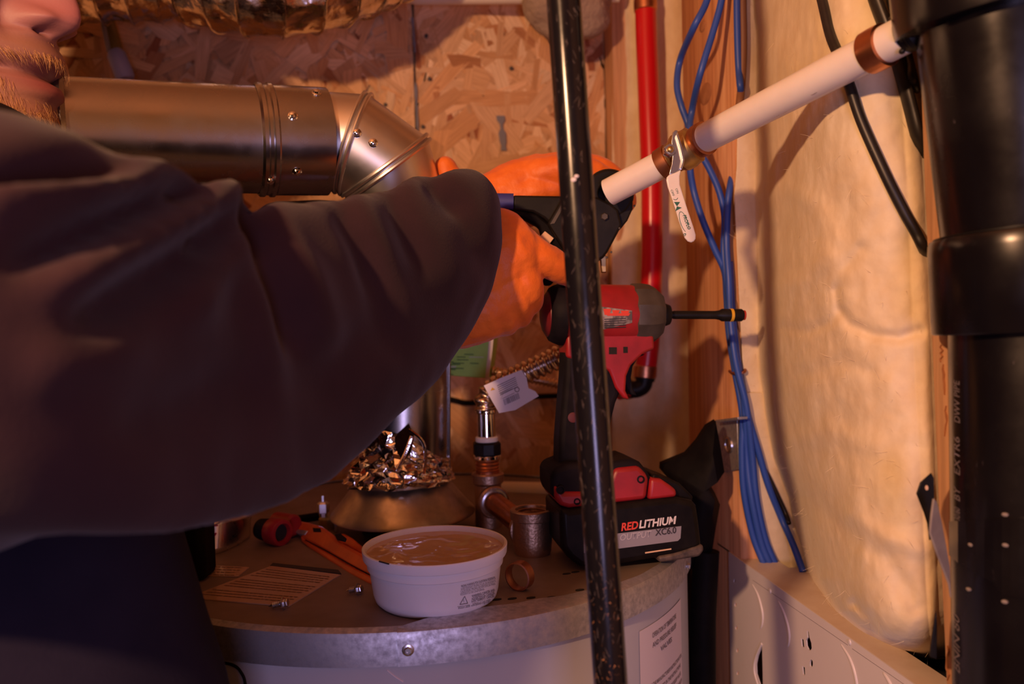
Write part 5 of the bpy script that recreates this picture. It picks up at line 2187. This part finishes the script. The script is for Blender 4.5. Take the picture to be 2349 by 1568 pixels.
ta, tb_ = T(700, 1252), T(850, 1340)
tdx = (tb_ - ta).normalized()
tn = ZW.cross(tdx)
if tn.dot(Fw) < 0:
    tn = -tn
tp_ = PL(ta + ZW * .0005, tdx, ZW * .72 + tn * .70)
q = MB()
tp_.prism(q, [(651, 1194), (672, 1190), (704, 1195), (736, 1204), (758, 1220), (774, 1238), (800, 1252), (856, 1282), (856, 1324), (800, 1297), (744, 1264), (704, 1242), (688, 1228), (676, 1214), (656, 1210)], -.016, 0)
ob_ = obj('handle', q, M['orange_tool'], ot, 40, .003, 3)
q = MB()
tp_.prism(q, [(688, 1226), (704, 1240), (744, 1262), (800, 1294), (856, 1322), (856, 1342), (800, 1316), (742, 1277), (704, 1252), (690, 1240)], -.014, .0005)  # shaded lower half of the handle, given its own beam shape
obj('shaded_half', q, M['orange_tool'], ot, 40, .003, 3, label='beam shaped for the shaded lower half of the handle')
q = MB()
tp_.prism(q, [(772, 1232), (778, 1222), (788, 1222), (806, 1232), (826, 1250), (856, 1276), (856, 1288), (826, 1268), (800, 1254), (782, 1246)], -.030, -.012)
obj('handle', q, M['orange_tool'], ot, 40, .003, 3)
q = MB()
tp_.prism(q, [(664, 1212), (684, 1213), (706, 1216), (698, 1226), (684, 1224)], -.004, .0006)
obj('blade', q, M['galv'], ot, 40, .0006)
for s_ in ([(716, 1209), (734, 1210), (736, 1219), (718, 1219)], [(766, 1224), (780, 1222), (792, 1232), (788, 1240), (772, 1236)]):
    q = MB()
    tp_.prism(q, s_, -.002, .0007)
    obj('dark_insert', q, M['tool_black'], ot, 40, .0008)
q = MB()
q.tube(smooth_path([tp_.P(x, y, .0004) for x, y in ((700, 1238), (744, 1260), (800, 1292), (852, 1320))], 5), .0004, 6)
obj('seam', q, M['tool_black'], ot)
rt = thing('red_tool', 'short red and black knob-ended tool lying left of the orange cutter', 'tool', T(620, 1262))
kc = T(634, 1258, .0)
kd = (kc - CAM).dot(Fw)
km = kd / FPX
kax = (R * .82 - Fw * .57)
kax = V((kax.x, kax.y, 0)).normalized()
kc = V((kc.x, kc.y, TZ + 31 * km)) + Fw * .012
q = MB()
q.lathe([(28 * km, -30 * km), (31 * km, -26 * km), (32 * km, 6 * km), (29 * km, 11 * km), (22 * km, 12 * km), (20 * km, 2 * km), (1 * km, 1 * km)], kc, kax, 48)
obj('red_collar', q, M['tool_red'], rt, 40)
q = MB()
q.lathe([(20 * km, -70 * km), (24 * km, -66 * km), (26 * km, -50 * km), (25 * km, -28 * km)], kc, kax, 40)
obj('black_body', q, M['tool_black'], rt, 40)
q = MB()
q.lathe([(19 * km, 3 * km), (8 * km, 1.5 * km), (.5 * km, 1.2 * km)], kc, kax, 40)
obj('black_insert', q, M['dark_hole'], rt)
rt2 = MB()
c2 = kc + Fw * .028 + ZW * .001
rt2.lathe([(20 * km, -46 * km), (26 * km, -40 * km), (27 * km, 18 * km), (22 * km, 24 * km)], c2, kax, 32)
obj('red_knob', rt2, M['tool_red'], rt, sharp=40)
# shiny curved sheet with pink print
q = MB()
bot = [(455, 1273), (480, 1272), (505, 1268), (530, 1258), (552, 1246), (572, 1232)]
tp = [(478, 1196), (492, 1192), (512, 1188), (535, 1184), (558, 1180), (575, 1176)]
B_ = smooth_path([T(*b, .0005) for b in bot], 5)
dd_ = [(b - CAM).dot(Fw) for b in [T(*b) for b in bot]]
T_ = smooth_path([K(*t_, d_ + .004) for t_, d_ in zip(tp, dd_)], 5)
n = len(B_)
vs = []
for k in range(7):
    vs += [b.lerp(t_, k / 6) for b, t_ in zip(B_, T_)]
q.add(vs, [(k * n + i, k * n + i + 1, (k + 1) * n + i + 1, (k + 1) * n + i) for k in range(6) for i in range(n - 1)])
o = obj('foil_sheet', q, M['bright_foil'], sharp=180)
sl = o.modifiers.new('thick', 'SOLIDIFY')
sl.thickness = .0008
tag(o, 'curved shiny foil sheet with pink print standing left of the red tool', 'foil')
q = MB()
for (a, b) in (((474, 1230), (488, 1214)), ((478, 1214), (490, 1226)), ((486, 1238), (496, 1222)), ((482, 1206), (500, 1204))):
    pa = [K(a[0] + (b[0] - a[0]) * k / 3, a[1] + (b[1] - a[1]) * k / 3, dd_[1] - .0005) for k in range(4)]
    q.tube(pa, .0009, 5, flat=.4)
obj('pink_print', q, M['pink_ink'], o)
# bolt and dirty brass block near the hood leg
bo = thing('upright_bolt', 'small zinc bolt on a dirty brass nut near the left leg of the draft hood', 'bolt', T(752, 1205))
pb0 = T(752, 1212)
bd_ = (pb0 - CAM).dot(Fw)
bm_ = bd_ / FPX
q = MB()
q.lathe([(20 * bm_, 0), (21 * bm_, 3 * bm_), (20 * bm_, 24 * bm_), (16 * bm_, 28 * bm_)], pb0, ZW, 8)
obj('brass_nut', q, M['olive_brass'], bo, 30)
q = MB()
pq = K(742, 1180, bd_)
q.lathe([(8 * bm_, -6 * bm_), (8 * bm_, 4 * bm_), (14 * bm_, 6 * bm_), (14 * bm_, 26 * bm_), (10 * bm_, 30 * bm_), (4 * bm_, 31 * bm_), (4 * bm_, 44 * bm_), (1 * bm_, 45 * bm_)], pq, ZW, 6)
obj('bolt', q, M['steel'], bo, 30)
q = MB()
q.tube(smooth_path([T(648, 1196, .006), T(690, 1190, .006), T(730, 1184, .006)], 4), .0045, 10)
o = obj('dark_rod', q, M['rubber'])
tag(o, 'thin dark rod lying behind the orange cutter jaw', 'rod')
q = MB()
pp_ = [T(400, 1290, .0005), T(455, 1286, .0005), T(478, 1212, .03), T(478, 1150, .07), T(400, 1150, .07)]
q.box(T(415, 1262, .028) + Fw * .02, R * .016, Fw * .016, ZW * .027)  # plain dark block added to fill a dark area below the arm
o = obj('dark_filler', q, M['rubber'], None, 40, .006, 3)
tag(o, 'small added black pouch on the tank top against the person, beside the foil sheet', 'filler')

# ================================================================== CRIMPING TOOL
ct = thing('crimping_tool', 'black pipe crimping tool with blue grips, gripped by the orange gloves', 'tool', K(1400, 500, .70))
cp = PL(K(1380, 490, .705), R, U)
q = MB()
cp.prism(q, [(1255, 512), (1290, 452), (1340, 446), (1372, 452), (1400, 466), (1418, 480), (1427, 516), (1394, 578), (1385, 590), (1376, 596), (1330, 592), (1295, 575)], -.004, .0115)
pl1 = obj('head_plate', q, M['black_metal'], ct, 40, .002)
q = MB()
cp.prism(q, [(1262, 514), (1292, 462), (1300, 462), (1272, 512)], .0115, .0122)
obj('worn_edge', q, M['tool_grey'], pl1)
jc = cp.P(1396, 446, .0)
q = MB()
jm = .705 / FPX
q.lathe([(50 * jm, -.012), (56 * jm, -.010), (57 * jm, .004), (52 * jm, .007), (26 * jm, .007), (24 * jm, -.008)], jc, (wd * -1.0 + Fw * -.35).normalized() * -1 if False else cp.n, 48)
obj('jaw', q, M['black_metal'], ct, 40, .001)
q = MB()
cp.prism(q, [(1452, 455), (1452, 478), (1440, 505), (1424, 525), (1412, 500), (1420, 470), (1430, 450)], -.012, .006)
obj('jaw_arm', q, M['black_metal'], ct, 40, .0015)
q = MB()
q.lathe([(9 * jm, .010), (9 * jm, .0135), (7 * jm, .0145), (3 * jm, .0145)], cp.P(1383, 502, 0), cp.n, 6)
obj('pivot_bolt', q, M['tool_grey'], ct)
q = MB()
cp.prism(q, [(1176, 447), (1300, 449), (1350, 452), (1340, 500), (1268, 520), (1248, 500), (1222, 486), (1176, 482)], -.012, .004)
obj('handle', q, M['black_metal'], ct, 40, .002)
q = MB()
q.tube(pp([(1090, 462, .705), (1178, 463, .705)]), [20 * jm, 19.5 * jm], 28, flat=.8)
obj('grip', q, M['blue_grip'], ct)
q = MB()
cp.prism(q, [(1140, 482), (1182, 478), (1232, 490), (1268, 520), (1300, 548), (1330, 566), (1310, 592), (1280, 576), (1240, 536), (1236, 520), (1200, 500)], -.010, .003)
obj('handle', q, M['rubber'], ct, 40, .002)
q = MB()
cp.prism(q, [(1250, 530), (1270, 546), (1258, 562), (1236, 545)], .003, .006)
obj('sticker', q, M['sticker'], ct)
q = MB()
q.tube(pp([(1205, 590, .712), (1232, 618, .708), (1255, 640, .712)]), [.011, .012, .006], 16, round_end=True)
obj('grip', q, M['rubber'], ct)
for (x, y) in ((1402, 578), (1392, 590), (1421, 523), (1455, 472)):
    q = MB()
    q.lathe([(.0010, 0), (.0007, .0005), (.0002, .0006)], cp.P(x, y, .0116), cp.n, 10)
    obj('rivet', q, M['tool_grey'], ct)
q = MB()
cp.prism(q, [(1376, 585), (1392, 585), (1392, 625), (1380, 625)], -.012, -.006)
obj('brass_pin', q, M['brass'], ct, 40, .001)

# ================================================================== PERSON
HS = .60 / FPX                     # metres per photo pixel at the face
ha = K(-170, 60, .615)             # a point on the head's axis
FDR = (R * .995 - U * .0)          # where the person looks
HR, HU, HF = R, U, Fw
tabf = [(-420, -160), (-410, -70), (-380, 20), (-330, 80), (-250, 128), (-190, 148), (-160, 140), (-130, 134), (-90, 146), (-40, 168), (0, 184), (22, 191), (42, 193), (58, 188), (70, 176), (82, 152), (92, 133), (105, 130), (122, 141), (136, 149), (146, 149), (156, 143), (168, 126), (180, 104), (186, 104), (194, 120), (206, 141), (220, 147), (232, 143), (246, 131), (258, 129), (275, 134), (292, 134), (308, 126), (322, 108), (340, 70), (370, 20), (420, -20), (520, -40)]
tabb = [(-420, -165), (-410, -80), (-380, 0), (-330, 62), (-250, 108), (-190, 122), (-130, 100), (-60, 82), (0, 76), (60, 74), (100, 84), (150, 92), (186, 88), (230, 88), (280, 90), (310, 84), (340, 50), (370, 10), (420, -24), (520, -44)]
tabw = [(-420, 4), (-410, 80), (-380, 150), (-330, 200), (-250, 236), (-130, 240), (0, 226), (100, 212), (200, 194), (280, 160), (320, 140), (370, 150), (520, 180)]
tabk = [(-420, 10), (-410, 100), (-380, 190), (-330, 250), (-200, 300), (0, 290), (150, 230), (280, 180), (370, 170), (520, 190)]


def gw(y):
    return lerp_tab([(-420, .4), (-200, .5), (-130, .16), (-60, .15), (20, .15), (60, .17), (84, .14), (100, .30), (130, .36), (180, .34), (220, .32), (260, .42), (320, .5), (400, .6)], y)


def head_pt(y, th):
    xf, xb, wz, bk_ = (lerp_tab(t_, y) + 170 for t_ in (tabf, tabb, tabw, tabk))
    wz -= 170
    bk_ -= 170
    c, s_ = math.cos(th), math.sin(th)
    ax_ = xb if c > 0 else bk_
    e = 2.25
    den = (abs(c / max(ax_, 1)) ** e + abs(s_ / max(wz, 1)) ** e) ** (-1 / e)
    r_ = den
    tw = abs((th + pi) % (2 * pi) - pi)
    bump = (xf - xb) * math.exp(-(tw / gw(y)) ** 2)
    r_ += bump
    # wings of the nose
    r_ += 46 * math.exp(-((tw - .19) / .085) ** 2) * math.exp(-((y - 58) / 26) ** 2)
    # fold beside the nose and nostril hollow
    r_ -= 12 * math.exp(-((tw - .36) / .07) ** 2) * math.exp(-((y - 70) / 40) ** 2)
    r_ -= 26 * math.exp(-((tw - .105) / .05) ** 2) * math.exp(-((y - 84) / 7) ** 2)
    # mouth corner, cheek
    r_ -= 16 * math.exp(-((tw - .42) / .10) ** 2) * math.exp(-((y - 186) / 12) ** 2)
    r_ += 14 * math.exp(-((tw - .75) / .3) ** 2) * math.exp(-((y - 20) / 60) ** 2)
    # eye sockets
    r_ -= 30 * math.exp(-((tw - .34) / .12) ** 2) * math.exp(-((y + 128) / 26) ** 2)
    zoff = r_ * s_
    return ha + HR * (r_ * c * HS) - HU * ((y - 60) * HS) - HF * (zoff * HS)


ys = [-420, -416, -410, -400, -385, -365, -340, -310, -280, -250, -225, -205] + [-190 + 8 * k for k in range(24)] + [2 + 4 * k for k in range(86)] + [352, 370, 395, 420, 460, 500, 520]
ys = sorted(set(ys))
ths = []
NT = 220
for k in range(NT):
    u = 2 * k / NT - 1
    ths.append(pi * (0.22 * u + 0.78 * u ** 3))
body = MB()
rings = [[head_pt(y, th) for th in ths] for y in ys]
# neck and trunk continue as the same surface
nb = K(-205, 520, .60)


def trunk(c, rx, rz, n=NT):
    return [c + HR * (rx * math.cos(th)) - HF * (rz * math.sin(th)) for th in ths]


for (px_, py_, d_, rx, rz) in ((-215, 640, .60, .065, .085), (-225, 760, .60, .085, .12), (-235, 900, .60, .10, .14), (-235, 1200, .60, .10, .13), (-200, 1600, .58, .10, .13), (-180, 2000, .58, .11, .14)):
    rings.append(trunk(K(px_, py_, d_), rx, rz))
body.rings(rings)
me = bpy.data.meshes.new('person')
me.from_pydata([tuple(p) for p in body.v], [], body.f)
bm = bmesh.new()
bm.from_mesh(me)
bmesh.ops.recalc_face_normals(bm, faces=bm.faces)
bm.to_mesh(me)
bm.free()
ca_ = me.color_attributes.new('tint', 'FLOAT_COLOR', 'POINT')
skin, lip, beard, pink = V((.33, .155, .14)), V((.27, .062, .070)), V((.32, .155, .085)), V((.38, .135, .135))


def g2(y, y0, sy, tw, t0, st):
    return math.exp(-((y - y0) / sy) ** 2 - ((tw - t0) / st) ** 2)


idx = 0
for ri, ring_ in enumerate(rings):
    y = ys[ri] if ri < len(ys) else 900
    for th in ths:
        tw = abs(th)
        c = skin.copy()
        f = min(1, g2(y, 30, 45, tw, .05, .26) * .9)
        c = c.lerp(pink, f)
        f = max(g2(y, 215, 22, tw, 0, .33), g2(y, 160, 9, tw, 0, .25) * .8)
        c = c.lerp(lip, min(1, f * 1.25) if y > 182 or f < .5 else f)
        f = max(g2(y, 130, 26, tw, .18, .38), g2(y, 270, 55, tw, .35, .6)) * .6
        c = c.lerp(beard, f)
        f = g2(y, 84, 6, tw, .105, .05)
        c = c.lerp(V((.12, .03, .03)), f * .9)  # shade inside the nostril painted into the skin tint
        ca_.data[idx].color = (*c, 1)
        idx += 1
person = finish('person', me, M['skin'], None, 180)
tag(person, 'person in dark jacket and orange gloves, ginger beard, reaching across to crimp a pipe', 'person')
# eyes (above the frame)
for sgn in (1, -1):
    q = MB()
    q.sphere(head_pt(-122, .33 * sgn) - HR * (.011), .0115, 12)
    obj('eye', q, M['pex_white'], person)
# ears
for sgn in (1, -1):
    q = MB()
    c = ha - HR * (.012) + HU * .040 - HF * (sgn * .072)
    pts = smooth_path([c + HU * .028 + HR * .006, c + HU * .022 - HR * .018, c - HU * .004 - HR * .016, c - HU * .030 + HR * .002], 5)
    q.tube(pts, [.006] * len(pts), 10, round_end=True)
    me2 = bpy.data.meshes.new('ear')
    oo = obj('ear', q, mat('ear_skin', (.44, .215, .175), .55), person)
# hair
q = MB()
hr = []
for y in [-426, -420, -410, -385, -340, -280, -220, -150, -80, 0, 60, 110]:
    ring_ = []
    for k in range(80):
        th = 2 * pi * k / 80 - pi
        p = head_pt(max(y, -419), th)
        c = ha - HU * ((y - 60) * HS)
        lim = lerp_tab([(-426, 9), (-300, 9), (-255, 1.0), (-150, 1.3), (0, 1.6), (110, 2.2)], y)
        d = (p - c)
        sc_ = 1.0 + (.075 if abs(th) > lim else -.40) + .02 * noise.noise(p * 70)
        ring_.append(c + d * sc_)
    hr.append(ring_)
q.rings(hr)
obj('hair', q, M['hair'], person, 180)
# moustache and beard strands
q = MB()
rnd = random.Random(21)


def strand(y, th, dy, dth, L, r0=.00011):
    p = head_pt(y, th)
    p2 = head_pt(y + dy, th + dth)
    n_ = (p - (ha - HU * ((y - 60) * HS))).normalized()
    d = (p2 - p)
    d = (d - n_ * d.dot(n_)).normalized()
    q.tube([p - n_ * .0003, p + d * (L * .5) + n_ * (L * .16), p + d * L + n_ * (L * rnd.uniform(.05, .32))], [r0, r0 * .85, r0 * .3], 3)


for i in range(800):          # moustache: swept outwards and down
    th = rnd.uniform(-.62, .62)
    y = rnd.uniform(100, 148) + 26 * abs(th)
    strand(y, th, 30, -.25 * th + rnd.uniform(-.06, .06), rnd.uniform(.006, .013))
for i in range(1000):          # beard along the jaw and chin
    th = rnd.choice((-1, 1)) * abs(rnd.gauss(.42, .26))
    y = rnd.uniform(185, 315)
    if abs(th) < .33 and y < 245:
        continue
    strand(y, th, 40, rnd.uniform(-.12, .12), rnd.uniform(.007, .016))
for i in range(380):
    th = rnd.uniform(-.35, .35)
    strand(rnd.uniform(262, 318), th, 40, rnd.uniform(-.1, .1), rnd.uniform(.005, .010))
obj('beard', q, M['hair'], person, 180, kind='stuff')

# ---------------------------------------------------------------- jacket


def loft(stations, n=48, ex=2.0):
    mb = MB()
    rings = []
    for (tx, ty, bx, by, d_, th_) in stations:
        t_, b_ = K(tx, ty, d_), K(bx, by, d_)
        c = (t_ + b_) / 2
        a = (t_ - b_) / 2
        ring_ = []
        for k in range(n):
            an = 2 * pi * k / n
            ca, sa = math.cos(an), math.sin(an)
            ca = math.copysign(abs(ca) ** (2 / ex), ca)
            sa = math.copysign(abs(sa) ** (2 / ex), sa)
            ring_.append(c + a * ca + Fw * (th_ * sa))
        rings.append(ring_)
    mb.rings(rings)
    return mb


def densify(st, k=4):
    out = []
    vs = [V0 for V0 in st]
    for i in range(len(st) - 1):
        p0, p1, p2, p3 = st[max(i - 1, 0)], st[i], st[i + 1], st[min(i + 2, len(st) - 1)]
        for j_ in range(k):
            t_ = j_ / k
            out.append(tuple(0.5 * ((2 * b) + (c - a) * t_ + (2 * a - 5 * b + 4 * c - d) * t_ * t_ + (3 * b - a - 3 * c + d) * t_ ** 3) for a, b, c, d in zip(p0, p1, p2, p3)))
    out.append(st[-1])
    return out


arm = loft(densify([(-640, 130, -720, 1300, .50, .10), (-420, 170, -520, 1420, .42, .10), (-250, 205, -260, 1380, .365, .09), (-100, 238, -60, 1290, .340, .086), (0, 260, 70, 1236, .330, .084), (110, 286, 180, 1214, .328, .083), (205, 316, 280, 1206, .332, .082), (300, 346, 360, 1202, .342, .080), (378, 358, 440, 1198, .356, .078), (445, 385, 510, 1190, .374, .075),
                    (495, 412, 570, 1180, .392, .072), (548, 428, 625, 1168, .412, .070), (590, 470, 680, 1152, .432, .068), (640, 480, 725, 1130, .450, .066), (710, 472, 780, 1092, .474, .063), (790, 458, 850, 1024, .506, .060), (850, 442, 915, 955, .534, .059), (912, 425, 968, 910, .560, .057), (960, 406, 1012, 865, .582, .056), (1010, 394, 1045, 822, .602, .055),
                    (1050, 389, 1072, 778, .618, .054), (1088, 396, 1098, 730, .632, .051), (1120, 416, 1122, 690, .644, .046), (1142, 447, 1142, 648, .653, .036), (1154, 492, 1155, 600, .658, .022), (1158, 530, 1159, 560, .660, .010)], 3), 56, 2.15)
tor = MB()
rings = []
for (px_, py_, d_, edge, rz) in ((-210, 470, .60, 60, .07), (-230, 560, .585, 140, .10), (-250, 700, .57, 220, .13), (-260, 900, .56, 270, .15), (-250, 1080, .55, 300, .155), (-230, 1200, .54, 345, .15)):
    c = K(px_, py_, d_)
    rx = (edge - px_) * d_ / FPX
    rings.append([c + R * (rx * math.cos(2 * pi * k / 48)) + Fw * (rz * math.sin(2 * pi * k / 48)) for k in range(48)])
tor.rings(rings)
sho = loft(densify([(-520, 200, -520, 700, .60, .10), (-300, 225, -300, 700, .58, .11), (-120, 262, -100, 700, .56, .10), (20, 300, 60, 700, .55, .08), (140, 345, 170, 640, .54, .06)], 3), 40)
larm = MB()
larm.tube(smooth_path(pp([(-60, 640, .70), (200, 620, .76), (520, 610, .80), (820, 590, .80), (1000, 540, .785), (1060, 500, .78)]), 4), [.058] * 12 + [.054] * 4 + [.045] * 3 + [.034] * 2, 24)
FOLD = [  # ridge (+) and valley (-) lines in the cloth
    ((-60, 395), (300, 378), -.013, 34), ((-60, 470), (340, 400), .007, 34), ((60, 585), (420, 440), -.012, 34), ((420, 440), (480, 425), -.006, 22), ((150, 640), (545, 440), .007, 40),
    ((200, 740), (470, 560), -.010, 42), ((470, 560), (540, 500), -.008, 30), ((420, 740), (570, 500), .006, 40), ((566, 455), (610, 560), -.013, 20), ((610, 560), (690, 800), -.010, 30), ((640, 500), (760, 780), .005, 36), ((590, 600), (640, 900), .004, 36), ((780, 480), (860, 640), -.006, 24), ((860, 640), (900, 800), -.004, 28), ((900, 440), (960, 600), -.004, 20),
    ((985, 405), (1060, 480), -.006, 22), ((1060, 480), (1120, 620), -.003, 24), ((830, 470), (930, 700), .003, 26), ((940, 430), (1040, 640), .003, 28), ((700, 900), (860, 760), -.005, 50), ((300, 980), (620, 860), -.006, 60), ((80, 860), (300, 780), .005, 60)]


def jd(co, n):
    if n.dot(Fw) > .35:
        return 0
    x, y, z = PX(co)
    if z < .2:
        return 0
    s_ = 0
    for a, b, am, wd_ in FOLD:
        ax_, ay_ = a
        bx_, by_ = b
        L2 = (bx_ - ax_) ** 2 + (by_ - ay_) ** 2
        t_ = ((x - ax_) * (bx_ - ax_) + (y - ay_) * (by_ - ay_)) / L2
        d = abs((x - ax_) * (by_ - ay_) - (y - ay_) * (bx_ - ax_)) / math.sqrt(L2)
        tp = math.exp(-(abs(t_ - .5) / .58) ** 4)
        w2 = wd_ * 1.25
        if d < 3 * w2:
            s_ += 1.15 * am * tp * math.exp(-(d / w2) ** 2)
    s_ += .0035 * noise.noise(co * 14) + .0012 * noise.noise(co * 40)
    return s_


jm_ = fuse([arm, tor, sho, larm], .0042, 6, jd)
jk = finish('jacket', jm_, M['jacket'], person, 180)
# collar
q = MB()
rings = []
for (py_, r_, th_) in ((225, .083, 0), (236, .084, 0), (300, .088, 0), (380, .096, 0), (450, .10, 0)):
    pass
cl_ = densify([(-330, 150, -330, 420, .60, .075), (-200, 190, -200, 440, .595, .078), (-80, 218, -60, 440, .585, .074), (-5, 234, 30, 420, .572, .060), (40, 254, 70, 400, .560, .046), (78, 280, 95, 380, .552, .030), (98, 296, 104, 360, .548, .016)], 4)
q = loft(cl_, 40)
obj('collar', q, M['collar'], person, 180)
# trousers
q = MB()
rings = []
for (px_, py_, d_, edge, rz) in ((-330, 1080, .47, 300, .12), (-320, 1180, .46, 366, .125), (-310, 1250, .455, 388, .125), (-300, 1350, .45, 418, .125), (-290, 1450, .445, 448, .125), (-280, 1568, .44, 488, .125), (-270, 1750, .44, 530, .125), (-280, 2300, .44, 560, .12), (-280, 3000, .44, 480, .11), (-280, 4300, .44, 420, .10), (-280, 5600, .44, 380, .08), (-280, 6900, .44, 380, .08)):
    c = K(px_, py_, d_)
    rx = (edge - px_) * d_ / FPX
    rings.append([c + R * (rx * math.cos(2 * pi * k / 64)) + Fw * (rz * math.sin(2 * pi * k / 64)) for k in range(64)])
q.rings(rings)
for i, p in enumerate(q.v):
    q.v[i] = p + (p - K(-290, PX(p)[1], .45)).normalized() * (.004 * noise.noise(p * 9))
    if q.v[i].z < .004:
        q.v[i].z = .004
obj('trousers', q, M['trousers'], person, 180)

# ---------------------------------------------------------------- gloves


def cap(pts, rr, n=18):
    mb = MB()
    P = pp(pts)
    c, r_ = [], []
    for i in range(len(P) - 1):
        for j_ in range(5):
            f = j_ / 5
            c.append(P[i].lerp(P[i + 1], f))
            r_.append(rr[i] + (rr[i + 1] - rr[i]) * f)
    c.append(P[-1])
    r_.append(rr[-1])
    # round the joints a little
    for _ in range(3):
        c = [c[0]] + [(c[i - 1] + c[i] * 2 + c[i + 1]) / 4 for i in range(1, len(c) - 1)] + [c[-1]]
    mb.tube(c, r_, n, round_end=True)
    return mb


def wr_(co, n):
    return .0009 * noise.noise(co * 75) + .0005 * noise.noise(co * 170) + .0007 * math.sin(420 * (co.dot(R) + .3 * co.z + .012 * noise.noise(co * 30))) * max(0, noise.noise(co * 28))


rg = fuse([cap([(1020, 640, .665), (1100, 620, .668), (1160, 590, .668)], [.034, .036, .032]),
           cap([(1040, 715, .668), (1110, 700, .668), (1165, 660, .668)], [.030, .030, .026]),
           cap([(1060, 770, .672), (1110, 745, .672), (1150, 712, .672)], [.011, .014, .012]),
           cap([(1150, 520, .665), (1190, 560, .664), (1235, 590, .664), (1280, 612, .672), (1326, 636, .69)], [.016, .0155, .0142, .0128, .0108]),
           cap([(1160, 560, .662), (1192, 610, .658), (1210, 660, .660), (1217, 692, .672), (1190, 705, .690)], [.016, .0150, .0135, .0115, .0105]),
           cap([(1140, 600, .662), (1168, 650, .656), (1188, 695, .660), (1196, 722, .674), (1168, 728, .690)], [.016, .0150, .0130, .0110, .0100]),
           cap([(1105, 660, .660), (1135, 700, .656), (1160, 728, .660), (1164, 744, .674), (1140, 748, .688)], [.015, .0135, .0120, .0100, .0092]),
           cap([(1125, 520, .685), (1150, 510, .722), (1185, 500, .742), (1215, 496, .748)], [.015, .013, .0115, .0100])], .0018, 4, wr_)
gl = finish('glove', rg, M['glove'], person, 180)
lg = fuse([cap([(1085, 500, .765), (1140, 455, .765), (1190, 425, .765), (1245, 410, .765)], [.028, .026, .0245, .0235]),
           cap([(1150, 470, .760), (1230, 440, .755), (1290, 425, .755)], [.020, .018, .015]),
           cap([(1225, 400, .754), (1300, 386, .744), (1360, 395, .740), (1405, 430, .742), (1420, 470, .752)], [.0150, .0140, .0125, .0115, .0100]),
           cap([(1235, 392, .760), (1310, 378, .757), (1372, 388, .757), (1420, 418, .758), (1436, 462, .764)], [.0150, .0140, .0125, .0115, .0102]),
           cap([(1235, 396, .780), (1305, 384, .778), (1368, 394, .778), (1412, 422, .778), (1428, 460, .782)], [.0145, .0135, .0120, .0110, .0100]),
           cap([(1225, 410, .798), (1290, 400, .796), (1345, 408, .796), (1385, 430, .796), (1400, 462, .798)], [.0130, .0120, .0108, .0098, .0090]),
           cap([(1140, 470, .775), (1090, 455, .775), (1045, 425, .775), (1025, 392, .775), (1022, 384, .775)], [.016, .0150, .0130, .0112, .0108])], .0018, 4, wr_)
gl2 = finish('glove', lg, M['glove'], person, 180)
